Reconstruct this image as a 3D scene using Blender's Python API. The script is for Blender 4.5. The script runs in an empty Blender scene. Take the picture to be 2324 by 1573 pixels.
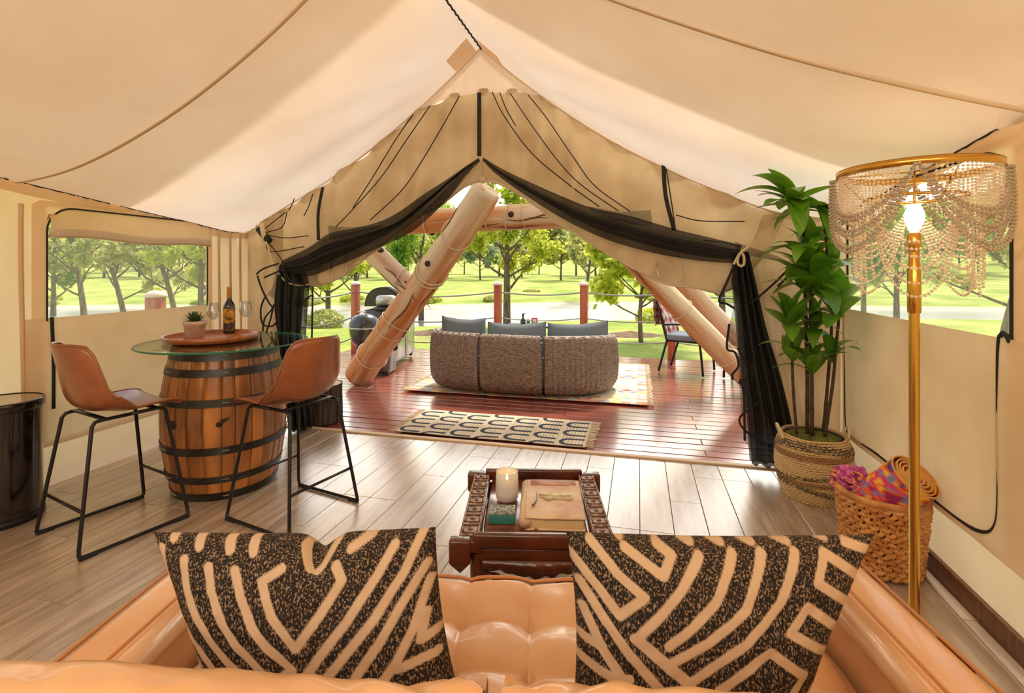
import bpy, bmesh, math, random
import numpy as np
from mathutils import Vector, Matrix, noise as mn
random.seed(7); np.random.seed(7)
sc = bpy.context.scene
COL = sc.collection
PI = math.pi
# ------------------------------------------------------------------ camera / world / light
F = 1150.0; CX = 1162.0; HY = 610.0; CH = 1.40
cam = bpy.data.cameras.new('camera'); camo = bpy.data.objects.new('camera', cam); COL.objects.link(camo)
camo.location = (0, 0, CH); camo.rotation_euler = (PI/2, 0, 0)
cam.sensor_width = 36; cam.lens = 36*F/2324; cam.clip_start = .02; cam.clip_end = 800
cam.shift_y = -(1573/2-HY)/2324
sc.camera = camo
sc.view_settings.view_transform = 'Standard'; sc.view_settings.look = 'None'
sc.view_settings.gamma = 1; sc.view_settings.use_curve_mapping = False
sc.view_settings.exposure = 0.0
cy = sc.cycles
cy.max_bounces = 10; cy.transparent_max_bounces = 24; cy.diffuse_bounces = 5; cy.transmission_bounces = 6
cy.glossy_bounces = 4
cy.caustics_reflective = False; cy.caustics_refractive = False
cy.sample_clamp_indirect = 6.0
cy.use_denoising = True
TH = math.radians(14.0); RU = (math.cos(TH), -math.sin(TH)); RV = (math.sin(TH), math.cos(TH))

world = bpy.data.worlds.new('world'); sc.world = world; world.use_nodes = True
wn = world.node_tree; wn.nodes.clear()
def wnode(t, **k):
    n = wn.nodes.new(t)
    for a, b in k.items(): setattr(n, a, b)
    return n
tc = wnode('ShaderNodeTexCoord'); sep = wnode('ShaderNodeSeparateXYZ'); wn.links.new(tc.outputs['Generated'], sep.inputs[0])
ramp = wnode('ShaderNodeValToRGB'); wn.links.new(sep.outputs['Z'], ramp.inputs[0])
ramp.color_ramp.elements[0].position = 0.0; ramp.color_ramp.elements[0].color = (1.0, .93, .80, 1)
ramp.color_ramp.elements[1].position = .75; ramp.color_ramp.elements[1].color = (.42, .60, .88, 1)
e = ramp.color_ramp.elements.new(.22); e.color = (.80, .88, .97, 1)
mp = wnode('ShaderNodeMapping'); mp.inputs['Scale'].default_value = (1.4, 1.4, 4.5); wn.links.new(tc.outputs['Generated'], mp.inputs[0])
cl = wnode('ShaderNodeTexNoise'); cl.inputs['Scale'].default_value = 2.2; cl.inputs['Detail'].default_value = 6; wn.links.new(mp.outputs[0], cl.inputs[0])
cr = wnode('ShaderNodeValToRGB'); cr.color_ramp.elements[0].position = .42; cr.color_ramp.elements[1].position = .62; wn.links.new(cl.outputs[0], cr.inputs[0])
mx = wnode('ShaderNodeMix', data_type='RGBA'); wn.links.new(cr.outputs[0], mx.inputs[0]); wn.links.new(ramp.outputs[0], mx.inputs[6]); mx.inputs[7].default_value = (1.05, 1.02, .97, 1)
dt = wnode('ShaderNodeVectorMath', operation='DOT_PRODUCT'); wn.links.new(tc.outputs['Generated'], dt.inputs[0]); dt.inputs[1].default_value = Vector((.06, 1, .22)).normalized()
gl = wnode('ShaderNodeMapRange'); gl.inputs['From Min'].default_value = .62; gl.inputs['From Max'].default_value = 1.0; wn.links.new(dt.outputs['Value'], gl.inputs['Value'])
gp_ = wnode('ShaderNodeMath', operation='POWER'); wn.links.new(gl.outputs[0], gp_.inputs[0]); gp_.inputs[1].default_value = 2.0
ga = wnode('ShaderNodeMix', data_type='RGBA', blend_type='ADD', clamp_result=False); wn.links.new(gp_.outputs[0], ga.inputs[0]); wn.links.new(mx.outputs[2], ga.inputs[6]); ga.inputs[7].default_value = (2.5, 2.3, 1.9, 1)
bg = wnode('ShaderNodeBackground'); bg.inputs[1].default_value = 1.65; wn.links.new(ga.outputs[2], bg.inputs[0])
wo = wnode('ShaderNodeOutputWorld'); wn.links.new(bg.outputs[0], wo.inputs[0])

def light(name, kind, loc, energy, color, rot=None, target=None, **k):
    l = bpy.data.lights.new(name, kind); l.energy = energy; l.color = color
    for a, b in k.items(): setattr(l, a, b)
    o = bpy.data.objects.new(name, l); COL.objects.link(o); o.location = loc
    if target is not None: o.rotation_euler = (Vector(target)-Vector(loc)).to_track_quat('-Z', 'Y').to_euler()
    elif rot: o.rotation_euler = rot
    return o
light('sun', 'SUN', (0, 0, 30), 5.4, (1.0, .91, .77), target=(-4, -9, 30-15), angle=math.radians(9))
light('room_fill_light', 'AREA', (-.9, -.7, 2.35), 66, (1.0, .87, .73), target=(-.4, 2.0, .3), shape='RECTANGLE', size=3.2, size_y=1.6)  # unseen broad fill added behind the camera to brighten the interior
light('corner_lamp_light', 'POINT', (1.05, .15, 1.75), 12, (1.0, .62, .28), shadow_soft_size=.12)

# ------------------------------------------------------------------ helpers
def S(r, g, b):
    f = lambda c: (c/255/12.92) if c/255 <= .04045 else ((c/255+.055)/1.055)**2.4
    return (f(r), f(g), f(b), 1)
def T(u, v, z=0.0): return Vector((RU[0]*u+RV[0]*v, RU[1]*u+RV[1]*v, z))
def P(px, py, Y): return Vector(((px-CX)/F*Y, Y, CH-(py-HY)/F*Y))
def PF(px, py, z=0.0):
    Y = F*(CH-z)/(py-HY); return Vector(((px-CX)/F*Y, Y, z))
def PV(px, py, v):
    t = (px-CX)/F; u = (RV[1]*v*t - RV[0]*v)/(RU[0]-RU[1]*t)
    Y = RU[1]*u+RV[1]*v; return Vector((t*Y, Y, CH-(py-HY)/F*Y))
def PU(px, py, u):
    t = (px-CX)/F; v = (RU[0]*u-RU[1]*u*t)/(RV[1]*t-RV[0])
    Y = RU[1]*u+RV[1]*v; return Vector((t*Y, Y, CH-(py-HY)/F*Y))
def uv_of(p): return (p[0]*RU[0]+p[1]*RU[1], p[0]*RV[0]+p[1]*RV[1])

def resample(pts, n, smooth=True):
    pts = [Vector(p) for p in pts]
    if smooth and len(pts) > 2:
        out = []
        ext = [pts[0]*2-pts[1]]+pts+[pts[-1]*2-pts[-2]]
        for i in range(1, len(ext)-2):
            a, b, c, d = ext[i-1:i+3]
            for k in range(12):
                t = k/12; out.append(.5*((2*b)+(c-a)*t+(2*a-5*b+4*c-d)*t*t+(3*b-a-3*c+d)*t*t*t))
        out.append(pts[-1]); pts = out
    L = [0]
    for a, b in zip(pts, pts[1:]): L.append(L[-1]+(b-a).length)
    res = []; j = 0
    for i in range(n):
        s = L[-1]*i/(n-1)
        while j < len(pts)-2 and L[j+1] < s: j += 1
        d = L[j+1]-L[j]; t = 0 if d == 0 else (s-L[j])/d
        res.append(pts[j].lerp(pts[j+1], min(1, max(0, t))))
    return res

class MB:
    def __init__(s): s.v = []; s.f = []
    def add(s, vs, fs):
        o = len(s.v); s.v += [tuple(p) for p in vs]; s.f += [tuple(i+o for i in f) for f in fs]; return s
    def box(s, c, d, M=None):
        x, y, z = d[0]/2, d[1]/2, d[2]/2
        vs = [Vector((i, j, k)) for i in (-x, x) for j in (-y, y) for k in (-z, z)]
        if M is not None: vs = [M @ p for p in vs]
        c = Vector(c); vs = [p+c for p in vs]
        return s.add(vs, [(0, 1, 3, 2), (4, 6, 7, 5), (0, 4, 5, 1), (2, 3, 7, 6), (0, 2, 6, 4), (1, 5, 7, 3)])
    def tube(s, pts, r, n=8, caps=True, closed=False):
        pts = [Vector(p) for p in pts]; m = len(pts)
        rs = r if isinstance(r, (list, tuple)) else [r]*m
        up = None; vs = []
        for i, p in enumerate(pts):
            if closed: t = pts[(i+1) % m]-pts[i-1]
            else: t = pts[min(i+1, m-1)]-pts[max(i-1, 0)]
            if t.length < 1e-9: t = Vector((0, 0, 1))
            t.normalize()
            if up is None:
                up = Vector((0, 0, 1)) if abs(t.z) < .9 else Vector((1, 0, 0))
            a = t.cross(up)
            if a.length < 1e-6: a = t.orthogonal()
            a.normalize(); b = t.cross(a); b.normalize(); up = -b if False else a.cross(t)
            for k in range(n):
                w = 2*PI*k/n; vs.append(p+a*math.cos(w)*rs[i]+b*math.sin(w)*rs[i])
        fs = []
        for i in range(m if closed else m-1):
            for k in range(n):
                j = (i+1) % m; fs.append((i*n+k, i*n+(k+1) % n, j*n+(k+1) % n, j*n+k))
        if caps and not closed: fs += [tuple(range(n-1, -1, -1)), tuple((m-1)*n+k for k in range(n))]
        return s.add(vs, fs)
    def lathe(s, prof, c=(0, 0, 0), n=32, a0=0, a1=2*PI):
        full = abs(a1-a0-2*PI) < 1e-6; m = n if full else n+1; c = Vector(c); vs = []
        for r, z in prof:
            for k in range(m):
                w = a0+(a1-a0)*k/n; vs.append(c+Vector((r*math.cos(w), r*math.sin(w), z)))
        fs = []
        for i in range(len(prof)-1):
            for k in range(n):
                q = (k+1) % m; fs.append((i*m+k, i*m+q, (i+1)*m+q, (i+1)*m+k))
        return s.add(vs, fs)
    def grid(s, rows):
        n = len(rows); m = len(rows[0]); vs = [p for r in rows for p in r]
        return s.add(vs, [(i*m+j, i*m+j+1, (i+1)*m+j+1, (i+1)*m+j) for i in range(n-1) for j in range(m-1)])
    def build(s, name, mat, parent=None, origin=None, smooth=True, angle=None, solid=0, bevel=0, sub=0, mesh_only=False, offset=0):
        me = bpy.data.meshes.new(name)
        if parent is not None and origin is None: origin = (0, 0, 0)
        o0 = Vector(origin or (0, 0, 0))
        vs = s.v if o0.length == 0 else [(p[0]-o0.x, p[1]-o0.y, p[2]-o0.z) for p in s.v]
        me.from_pydata(vs, [], s.f); me.update()
        if mat: me.materials.append(mat)
        if smooth:
            me.polygons.foreach_set('use_smooth', [True]*len(me.polygons))
        if mesh_only: return me
        o = bpy.data.objects.new(name, me); COL.objects.link(o)
        if parent is None: o.location = o0
        else: o.parent = parent
        if bevel:
            b = o.modifiers.new('bevel', 'BEVEL'); b.width = bevel; b.segments = 2; b.limit_method = 'ANGLE'; b.angle_limit = .7
        if solid:
            b = o.modifiers.new('solid', 'SOLIDIFY'); b.thickness = solid; b.offset = offset
        if sub:
            b = o.modifiers.new('sub', 'SUBSURF'); b.levels = sub; b.render_levels = sub
        if smooth and angle is not None:
            try:
                me.set_sharp_from_angle(angle=angle)
            except Exception: pass
        return o

def empty(name, loc=(0, 0, 0), rz=0, rot=None):
    o = bpy.data.objects.new(name, None); COL.objects.link(o); o.location = loc
    o.rotation_euler = rot if rot else (0, 0, rz); o.empty_display_size = .05; return o
def tag(o, label, cat, group=None, kind=None):
    o['label'] = label; o['category'] = cat
    if group: o['group'] = group
    if kind: o['kind'] = kind
    return o
def struct(o): o['kind'] = 'structure'; return o
def copy_tree(o, parent=None):
    c = o.copy(); COL.objects.link(c)
    if parent is not None: c.parent = parent
    for ch in list(o.children): copy_tree(ch, c)
    return c
def link(name, me, parent=None, loc=(0, 0, 0), rot=(0, 0, 0), scale=(1, 1, 1)):
    o = bpy.data.objects.new(name, me); COL.objects.link(o); o.location = loc; o.rotation_euler = rot; o.scale = scale
    if parent is not None: o.parent = parent
    return o
def rz(M): return Matrix.Rotation(M, 3, 'Z')

# ------------------------------------------------------------------ materials
MATS = {}
def mat(name, col, rough=.5, metal=0.0, col2=None, scale=6, stretch=(1, 1, 1), bump=0.0, bscale=None, coat=0.0,
        trans=0.0, tcol=None, sheer=0.0, lo=.35, hi=.65, rand=0.0, detail=5, spec=.5, emit=None, estr=0, wave=None, attr=None, bdist=.01, sheen=0):
    m = bpy.data.materials.new(name); m.use_nodes = True; nt = m.node_tree; N = nt.nodes; L = nt.links; N.clear()
    out = N.new('ShaderNodeOutputMaterial'); p = N.new('ShaderNodeBsdfPrincipled')
    p.inputs['Base Color'].default_value = col; p.inputs['Roughness'].default_value = rough; p.inputs['Metallic'].default_value = metal
    p.inputs['Coat Weight'].default_value = coat; p.inputs['Coat Roughness'].default_value = .12
    p.inputs['Specular IOR Level'].default_value = spec
    if sheen: p.inputs['Sheen Weight'].default_value = sheen
    if emit: p.inputs['Emission Color'].default_value = emit; p.inputs['Emission Strength'].default_value = estr
    tcn = N.new('ShaderNodeTexCoord'); mpn = N.new('ShaderNodeMapping'); mpn.inputs['Scale'].default_value = stretch
    L.new(tcn.outputs['Object'], mpn.inputs[0]); csock = None
    oi = N.new('ShaderNodeObjectInfo')
    if rand:
        va = N.new('ShaderNodeVectorMath'); va.operation = 'SCALE'; L.new(oi.outputs['Random'], va.inputs['Scale']); va.inputs[0].default_value = (37, 91, 53)
        L.new(va.outputs[0], mpn.inputs['Location'])
    nz = N.new('ShaderNodeTexNoise'); nz.inputs['Scale'].default_value = scale; nz.inputs['Detail'].default_value = detail
    L.new(mpn.outputs[0], nz.inputs[0])
    if col2:
        src = nz.outputs[0]
        if wave:
            w = N.new('ShaderNodeTexWave'); w.bands_direction = wave[0]; w.inputs['Scale'].default_value = wave[1]; w.inputs['Distortion'].default_value = wave[2]
            w.inputs['Detail'].default_value = 2; L.new(mpn.outputs[0], w.inputs[0]); src = w.outputs['Fac']
        r = N.new('ShaderNodeMapRange'); r.inputs['From Min'].default_value = lo; r.inputs['From Max'].default_value = hi; L.new(src, r.inputs['Value'])
        mxn = N.new('ShaderNodeMix'); mxn.data_type = 'RGBA'; L.new(r.outputs[0], mxn.inputs[0]); mxn.inputs[6].default_value = col; mxn.inputs[7].default_value = col2
        csock = mxn.outputs[2]
    if rand:
        hs = N.new('ShaderNodeHueSaturation'); mr = N.new('ShaderNodeMapRange'); L.new(oi.outputs['Random'], mr.inputs['Value'])
        mr.inputs['To Min'].default_value = 1-rand; mr.inputs['To Max'].default_value = 1+rand; L.new(mr.outputs[0], hs.inputs['Value'])
        if csock: L.new(csock, hs.inputs['Color'])
        else: hs.inputs['Color'].default_value = col
        csock = hs.outputs[0]
    if csock: L.new(csock, p.inputs['Base Color'])
    nrm = None
    if bump:
        nb = N.new('ShaderNodeTexNoise'); nb.inputs['Scale'].default_value = bscale or scale*3; nb.inputs['Detail'].default_value = 4
        L.new(mpn.outputs[0], nb.inputs[0]); b = N.new('ShaderNodeBump'); b.inputs['Strength'].default_value = bump; b.inputs['Distance'].default_value = bdist
        L.new(nb.outputs[0], b.inputs['Height']); L.new(b.outputs[0], p.inputs['Normal']); nrm = b.outputs[0]
    s = p.outputs[0]
    if trans:
        t = N.new('ShaderNodeBsdfTranslucent'); t.inputs[0].default_value = tcol or col
        if csock and not tcol: L.new(csock, t.inputs[0])
        if nrm: L.new(nrm, t.inputs['Normal'])
        mm = N.new('ShaderNodeMixShader'); mm.inputs[0].default_value = trans; L.new(s, mm.inputs[1]); L.new(t.outputs[0], mm.inputs[2]); s = mm.outputs[0]
    if sheer:
        t = N.new('ShaderNodeBsdfTransparent'); mm = N.new('ShaderNodeMixShader'); mm.inputs[0].default_value = sheer
        L.new(s, mm.inputs[1]); L.new(t.outputs[0], mm.inputs[2]); s = mm.outputs[0]
    L.new(s, out.inputs[0]); MATS[name] = m; m['p'] = 0
    return m
def glassmat(name, tint, refl=1.0, haze=0.0, ior=1.45, rough=0.0):
    m = bpy.data.materials.new(name); m.use_nodes = True; nt = m.node_tree; N = nt.nodes; L = nt.links; N.clear()
    out = N.new('ShaderNodeOutputMaterial'); t = N.new('ShaderNodeBsdfTransparent'); t.inputs[0].default_value = tint
    g = N.new('ShaderNodeBsdfGlossy'); g.inputs['Roughness'].default_value = rough; fr = N.new('ShaderNodeLayerWeight'); fr.inputs[0].default_value = .5
    pw_ = N.new('ShaderNodeMath'); pw_.operation = 'POWER'; L.new(fr.outputs['Facing'], pw_.inputs[0]); pw_.inputs[1].default_value = 4
    mu = N.new('ShaderNodeMath'); mu.operation = 'MULTIPLY_ADD'; L.new(pw_.outputs[0], mu.inputs[0]); mu.inputs[1].default_value = .75*refl; mu.inputs[2].default_value = .045*refl
    mm = N.new('ShaderNodeMixShader'); L.new(mu.outputs[0], mm.inputs[0]); L.new(t.outputs[0], mm.inputs[1]); L.new(g.outputs[0], mm.inputs[2]); s = mm.outputs[0]
    if haze:
        d = N.new('ShaderNodeBsdfTranslucent'); d.inputs[0].default_value = (.95, .9, .82, 1); m2 = N.new('ShaderNodeMixShader'); m2.inputs[0].default_value = haze
        L.new(s, m2.inputs[1]); L.new(d.outputs[0], m2.inputs[2]); s = m2.outputs[0]
    L.new(s, out.inputs[0]); return m
def printmat(name, cA, cB, cC, rough=.85, fleck=160, stretch=(1, 1, 1)):
    """attribute 'print' 0 = dark flecked ground, 1 = pale stripe"""
    m = bpy.data.materials.new(name); m.use_nodes = True; nt = m.node_tree; N = nt.nodes; L = nt.links; N.clear()
    out = N.new('ShaderNodeOutputMaterial'); p = N.new('ShaderNodeBsdfPrincipled'); p.inputs['Roughness'].default_value = rough; p.inputs['Specular IOR Level'].default_value = .2
    a = N.new('ShaderNodeAttribute'); a.attribute_name = 'print'
    tcn = N.new('ShaderNodeTexCoord'); mpn = N.new('ShaderNodeMapping'); mpn.inputs['Scale'].default_value = stretch; L.new(tcn.outputs['Object'], mpn.inputs[0])
    n = N.new('ShaderNodeTexNoise'); n.inputs['Scale'].default_value = fleck; n.inputs['Detail'].default_value = 3; L.new(mpn.outputs[0], n.inputs[0])
    r = N.new('ShaderNodeMapRange'); r.inputs['From Min'].default_value = .52; r.inputs['From Max'].default_value = .62; L.new(n.outputs[0], r.inputs['Value'])
    m1 = N.new('ShaderNodeMix'); m1.data_type = 'RGBA'; L.new(r.outputs[0], m1.inputs[0]); m1.inputs[6].default_value = cA; m1.inputs[7].default_value = cB
    m2 = N.new('ShaderNodeMix'); m2.data_type = 'RGBA'; L.new(a.outputs['Fac'], m2.inputs[0]); L.new(m1.outputs[2], m2.inputs[6]); m2.inputs[7].default_value = cC
    L.new(m2.outputs[2], p.inputs['Base Color'])
    b = N.new('ShaderNodeBump'); b.inputs['Strength'].default_value = .25; b.inputs['Distance'].default_value = .002; L.new(n.outputs[0], b.inputs['Height']); L.new(b.outputs[0], p.inputs['Normal'])
    L.new(p.outputs[0], out.inputs[0]); return m
def colmat(name, rough=.85, bump=.3, fleck=200, dist=.002):
    """base colour from the colour attribute 'print_col' (a printed or woven pattern)"""
    m = bpy.data.materials.new(name); m.use_nodes = True; nt = m.node_tree; N = nt.nodes; L = nt.links; N.clear()
    out = N.new('ShaderNodeOutputMaterial'); p = N.new('ShaderNodeBsdfPrincipled'); p.inputs['Roughness'].default_value = rough; p.inputs['Specular IOR Level'].default_value = .3
    a = N.new('ShaderNodeAttribute'); a.attribute_name = 'print_col'; L.new(a.outputs['Color'], p.inputs['Base Color'])
    n = N.new('ShaderNodeTexNoise'); n.inputs['Scale'].default_value = fleck; b = N.new('ShaderNodeBump'); b.inputs['Strength'].default_value = bump; b.inputs['Distance'].default_value = dist
    tcn = N.new('ShaderNodeTexCoord'); L.new(tcn.outputs['Object'], n.inputs[0])
    L.new(n.outputs[0], b.inputs['Height']); L.new(b.outputs[0], p.inputs['Normal']); L.new(p.outputs[0], out.inputs[0]); return m
def setattr_f(me, name, vals):
    a = me.attributes.new(name, 'FLOAT', 'POINT'); a.data.foreach_set('value', np.asarray(vals, dtype=np.float32))
def setattr_c(me, name, vals):
    a = me.attributes.new(name, 'FLOAT_COLOR', 'POINT'); v = np.ones((len(vals), 4), dtype=np.float32); v[:, :3] = np.asarray(vals)[:, :3]
    a.data.foreach_set('color', v.ravel())

M_canvas = mat('canvas', S(238, 223, 208), .9, col2=S(231, 212, 193), scale=1.6, bump=.25, bscale=5, trans=.27, spec=.1, bdist=.02)
M_canvas_wall = mat('canvas_wall', S(242, 218, 188), .9, col2=S(232, 204, 170), scale=1.8, bump=.3, bscale=4, trans=.40, spec=.1, bdist=.02)
M_canvas_tan = mat('canvas_tan', S(212, 190, 156), .9, col2=S(190, 164, 126), scale=3, bump=.35, bscale=9, trans=.22, spec=.1, bdist=.02)
M_trimcloth = mat('trim_cloth', S(240, 214, 180), .9, trans=.34, spec=.1)
M_flap = mat('canvas_flap', S(236, 212, 178), .9, col2=S(224, 196, 158), scale=2.5, bump=.3, bscale=4, trans=.20, spec=.1, bdist=.02)
M_hem = mat('hem_webbing', S(216, 198, 176), .9, trans=.1, spec=.1)
M_blackcloth = mat('black_webbing', S(30, 27, 25), .8)
M_net = mat('black_netting', S(16, 14, 13), .8, trans=.1, sheer=.15)
M_netthin = mat('thin_netting', S(26, 20, 16), .8, trans=.2, sheer=.5)
M_netdense = mat('dense_netting', S(12, 11, 11), .7, sheer=.06)
M_vinyl = glassmat('clear_vinyl', (.97, .97, .96, 1), refl=.7, haze=.10, rough=.15)
M_floor = mat('oak_laminate', S(190, 170, 150), .28, col2=S(146, 122, 98), scale=5, stretch=(6, .55, 1), rand=.16, bump=.08, bscale=25, lo=.35, hi=.7, coat=.55)
def gloss(m, cw, ci, cr_):
    for n in m.node_tree.nodes:
        if n.type == 'BSDF_PRINCIPLED': n.inputs['Coat Weight'].default_value = cw; n.inputs['Coat IOR'].default_value = ci; n.inputs['Coat Roughness'].default_value = cr_
gloss(M_floor, 1.0, 1.85, .26)
M_dark = mat('dark_gap', S(50, 38, 30), .9)
M_deck = mat('deck_stain', S(160, 86, 66), .26, col2=S(128, 60, 46), scale=5, stretch=(.5, 7, 1), rand=.14, bump=.25, bscale=14, coat=.35, bdist=.004)
gloss(M_deck, 1.0, 1.7, .16)
M_log = mat('peeled_log', S(214, 192, 162), .55, col2=S(190, 122, 64), scale=1.5, stretch=(3, 3, .3), bump=.9, bscale=6, lo=.44, hi=.58, bdist=.015)
M_loggrey = mat('weathered_log', S(206, 182, 158), .65, col2=S(160, 110, 74), scale=2.2, stretch=(3, 3, .35), bump=.5, bscale=7, lo=.45, hi=.75, bdist=.015)
M_crack = mat('wood_crack', S(112, 68, 38), .8)
M_rope = mat('cream_rope', S(212, 192, 160), .9)
M_ropegrey = mat('grey_rope', S(150, 150, 145), .85)
M_post = mat('stained_post', S(184, 98, 64), .45, col2=S(146, 72, 46), scale=4, stretch=(4, 4, .5), rand=.1)
M_cap = mat('pale_cap', S(214, 196, 182), .6)
M_sofa = mat('tan_leather', S(224, 180, 134), .36, col2=S(202, 148, 100), scale=4, bump=.3, bscale=22, coat=.35, lo=.3, hi=.75, bdist=.006)
M_sofapipe = mat('leather_piping', S(184, 122, 66), .4)
M_stool = mat('brown_leather', S(160, 96, 58), .32, col2=S(124, 68, 38), scale=5, bump=.12, bscale=60, coat=.2, bdist=.003)
M_black = mat('black_metal', S(42, 40, 40), .4, metal=.6)
M_rubber = mat('black_rubber', S(22, 22, 22), .8)
M_oak = mat('barrel_oak', S(188, 122, 62), .38, col2=S(104, 62, 30), scale=3.2, stretch=(1.6, 1.6, .6), rand=.2, bump=.2, bscale=16, coat=.15, bdist=.004)
M_hoop = mat('hoop_steel', S(74, 74, 76), .42, metal=.75, col2=S(50, 48, 46), scale=9)
M_glass = glassmat('green_glass', (.84, .93, .89, 1), refl=1.0)
M_glassedge = mat('glass_edge', S(60, 140, 112), .15, trans=.5, coat=.5)
M_wineglass = glassmat('wine_glass', (.90, .91, .91, 1), refl=1.7)
M_tray = mat('tray_wood', S(176, 106, 56), .4, col2=S(150, 84, 40), scale=5, stretch=(1, 8, 1), coat=.2)
M_bottle = mat('bottle_glass', S(22, 30, 16), .08, coat=.6)
M_labelg = mat('gold_label', S(196, 142, 48), .5, col2=S(90, 52, 20), scale=30, lo=.45, hi=.6)
M_foil = mat('gold_foil', S(190, 142, 62), .35, metal=.5)
M_succ = mat('succulent_leaf', S(86, 112, 62), .45, col2=S(60, 84, 48), scale=20)
M_clay = mat('whitewashed_clay', S(205, 186, 170), .9, col2=S(180, 142, 120), scale=14, bump=.2)
M_soil = mat('soil', S(60, 46, 34), .95, bump=.8, bscale=60)
M_brass = mat('brass', S(214, 168, 82), .22, metal=1.0)
M_bead = mat('pearl_bead', S(240, 232, 222), .2, trans=.45, tcol=S(250, 236, 216), coat=.4)
M_bead2 = mat('taupe_bead', S(182, 166, 146), .25, trans=.12, tcol=S(240, 220, 190), coat=.4)
M_bulb = mat('bulb', (1, .8, .5, 1), .5, emit=(1, .78, .48, 1), estr=30)
M_shadewood = mat('shade_socket', S(222, 168, 96), .5, trans=.3)
M_leaf = mat('dracaena_leaf', S(112, 158, 44), .30, col2=S(62, 114, 32), scale=7, rand=.28, trans=.25, tcol=S(140, 190, 40), coat=.25)
M_cane = mat('dracaena_cane', S(84, 64, 44), .7, col2=S(52, 38, 26), scale=16, stretch=(1, 1, 6), bump=.5)
M_moss = mat('moss', S(120, 130, 48), .95, col2=S(90, 80, 46), scale=22, bump=.8, bscale=60)
M_black_gloss = mat('black_lacquer', S(14, 13, 13), .12, coat=.6)
M_goldtop = mat('tinted_lid', S(148, 122, 82), .12, coat=.6, metal=.3)
M_redwood = mat('carved_rosewood', S(92, 42, 22), .26, col2=S(58, 24, 14), scale=6, stretch=(1, 4, 1), coat=.4, bump=.25, bscale=22, bdist=.004)
M_tablepanel = mat('table_panel', S(124, 70, 48), .18, col2=S(90, 44, 30), scale=7, stretch=(1, 5, 1), coat=.5)
M_tile = mat('carved_tile', S(186, 156, 134), .32, col2=S(128, 96, 78), scale=60, bump=.5, bscale=120, lo=.4, hi=.6)
M_candle = mat('frosted_glass', S(226, 228, 226), .35, coat=.1, sheer=.42)
M_wax = mat('candle_wax', S(248, 226, 190), .5, trans=.5, emit=(1, .6, .25, 1), estr=.03)
M_flame = mat('flame', (1, .6, .2, 1), .5, emit=(1, .5, .15, 1), estr=30)
M_teal = mat('teal_box', S(52, 120, 116), .45)
M_book = mat('journal_leather', S(214, 190, 158), .55, col2=S(190, 150, 120), scale=9, bump=.35, bscale=22, bdist=.004)
M_page = mat('journal_pages', S(214, 186, 134), .8, wave=None)
M_clasp = mat('clasp_metal', S(196, 180, 140), .4, metal=.6)
M_wicker = mat('grey_wicker', S(150, 132, 116), .55, col2=S(104, 86, 72), scale=5, stretch=(5, 5, 22), bump=.5, bscale=9, lo=.4, hi=.6, bdist=.006)
M_greycush = mat('blue_grey_fabric', S(112, 124, 134), .9, bump=.2, bscale=14)
M_steel = mat('stainless', S(180, 180, 178), .3, metal=.9)
M_grillblack = mat('grill_black', S(36, 38, 42), .3, coat=.3)
M_seagrass = colmat('seagrass', .85, .6, 140, .004)
M_basket = mat('banana_leaf_strand', S(206, 150, 84), .65, col2=S(170, 108, 54), scale=14, rand=.1, bump=.3)
M_rugcol = colmat('printed_textile', .9, .5, 160, .003)
M_bark = mat('dark_bark', S(88, 74, 60), .9, col2=S(34, 28, 24), scale=7, stretch=(6, 6, .5), bump=1.0, bscale=12, bdist=.03)
M_trunk = mat('tree_bark', S(124, 104, 82), .9, col2=S(80, 64, 48), scale=4, stretch=(3, 3, .6), bump=.6)
def leafm(n, a, b, t): return mat(n, a, .7, col2=b, scale=.9, trans=.5, tcol=t, rand=.15, spec=.2)  # leaf colours made paler to stand in for outdoor haze
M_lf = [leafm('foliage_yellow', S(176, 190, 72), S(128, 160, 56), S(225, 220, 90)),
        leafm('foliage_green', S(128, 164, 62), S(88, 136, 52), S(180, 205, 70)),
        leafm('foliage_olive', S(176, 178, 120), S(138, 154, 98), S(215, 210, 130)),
        leafm('foliage_far_hazed', S(158, 174, 138), S(132, 156, 128), S(190, 200, 150))]
M_dirt = mat('dirt', S(128, 100, 72), .95, col2=S(96, 72, 52), scale=5, bump=.6)
M_skirt = mat('skirting', S(120, 80, 48), .45, col2=S(92, 58, 34), scale=5, stretch=(1, 8, 1))
M_threshold = mat('threshold_wood', S(206, 176, 140), .5)
M_white = mat('white_plastic', S(225, 222, 215), .5)

UL, UR, UM = -3.68, 1.33, -1.22     # tent walls and ridge line in tent coordinates
VF, VB = 3.88, -1.6                 # front gable, back gable
ZR = 3.17
def eave(u, v):
    k = min(1, max(0, (v-2.2)/1.68))
    return 1.94-.19*k
def roofz(u, v):
    k = min(1, max(0, (v-2.2)/1.6))
    if u < UM: s = (UM-u)/(UM-UL); sag = .26-.06*k
    else: s = (u-UM)/(UR-UM); sag = .12+.13*k
    s = min(max(s, 0), 1)
    z = ZR-(ZR-eave(u, v))*s-sag*(4*s*(1-s))-.04*k*math.exp(-((s-.85)/.12)**2)
    return z
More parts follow.
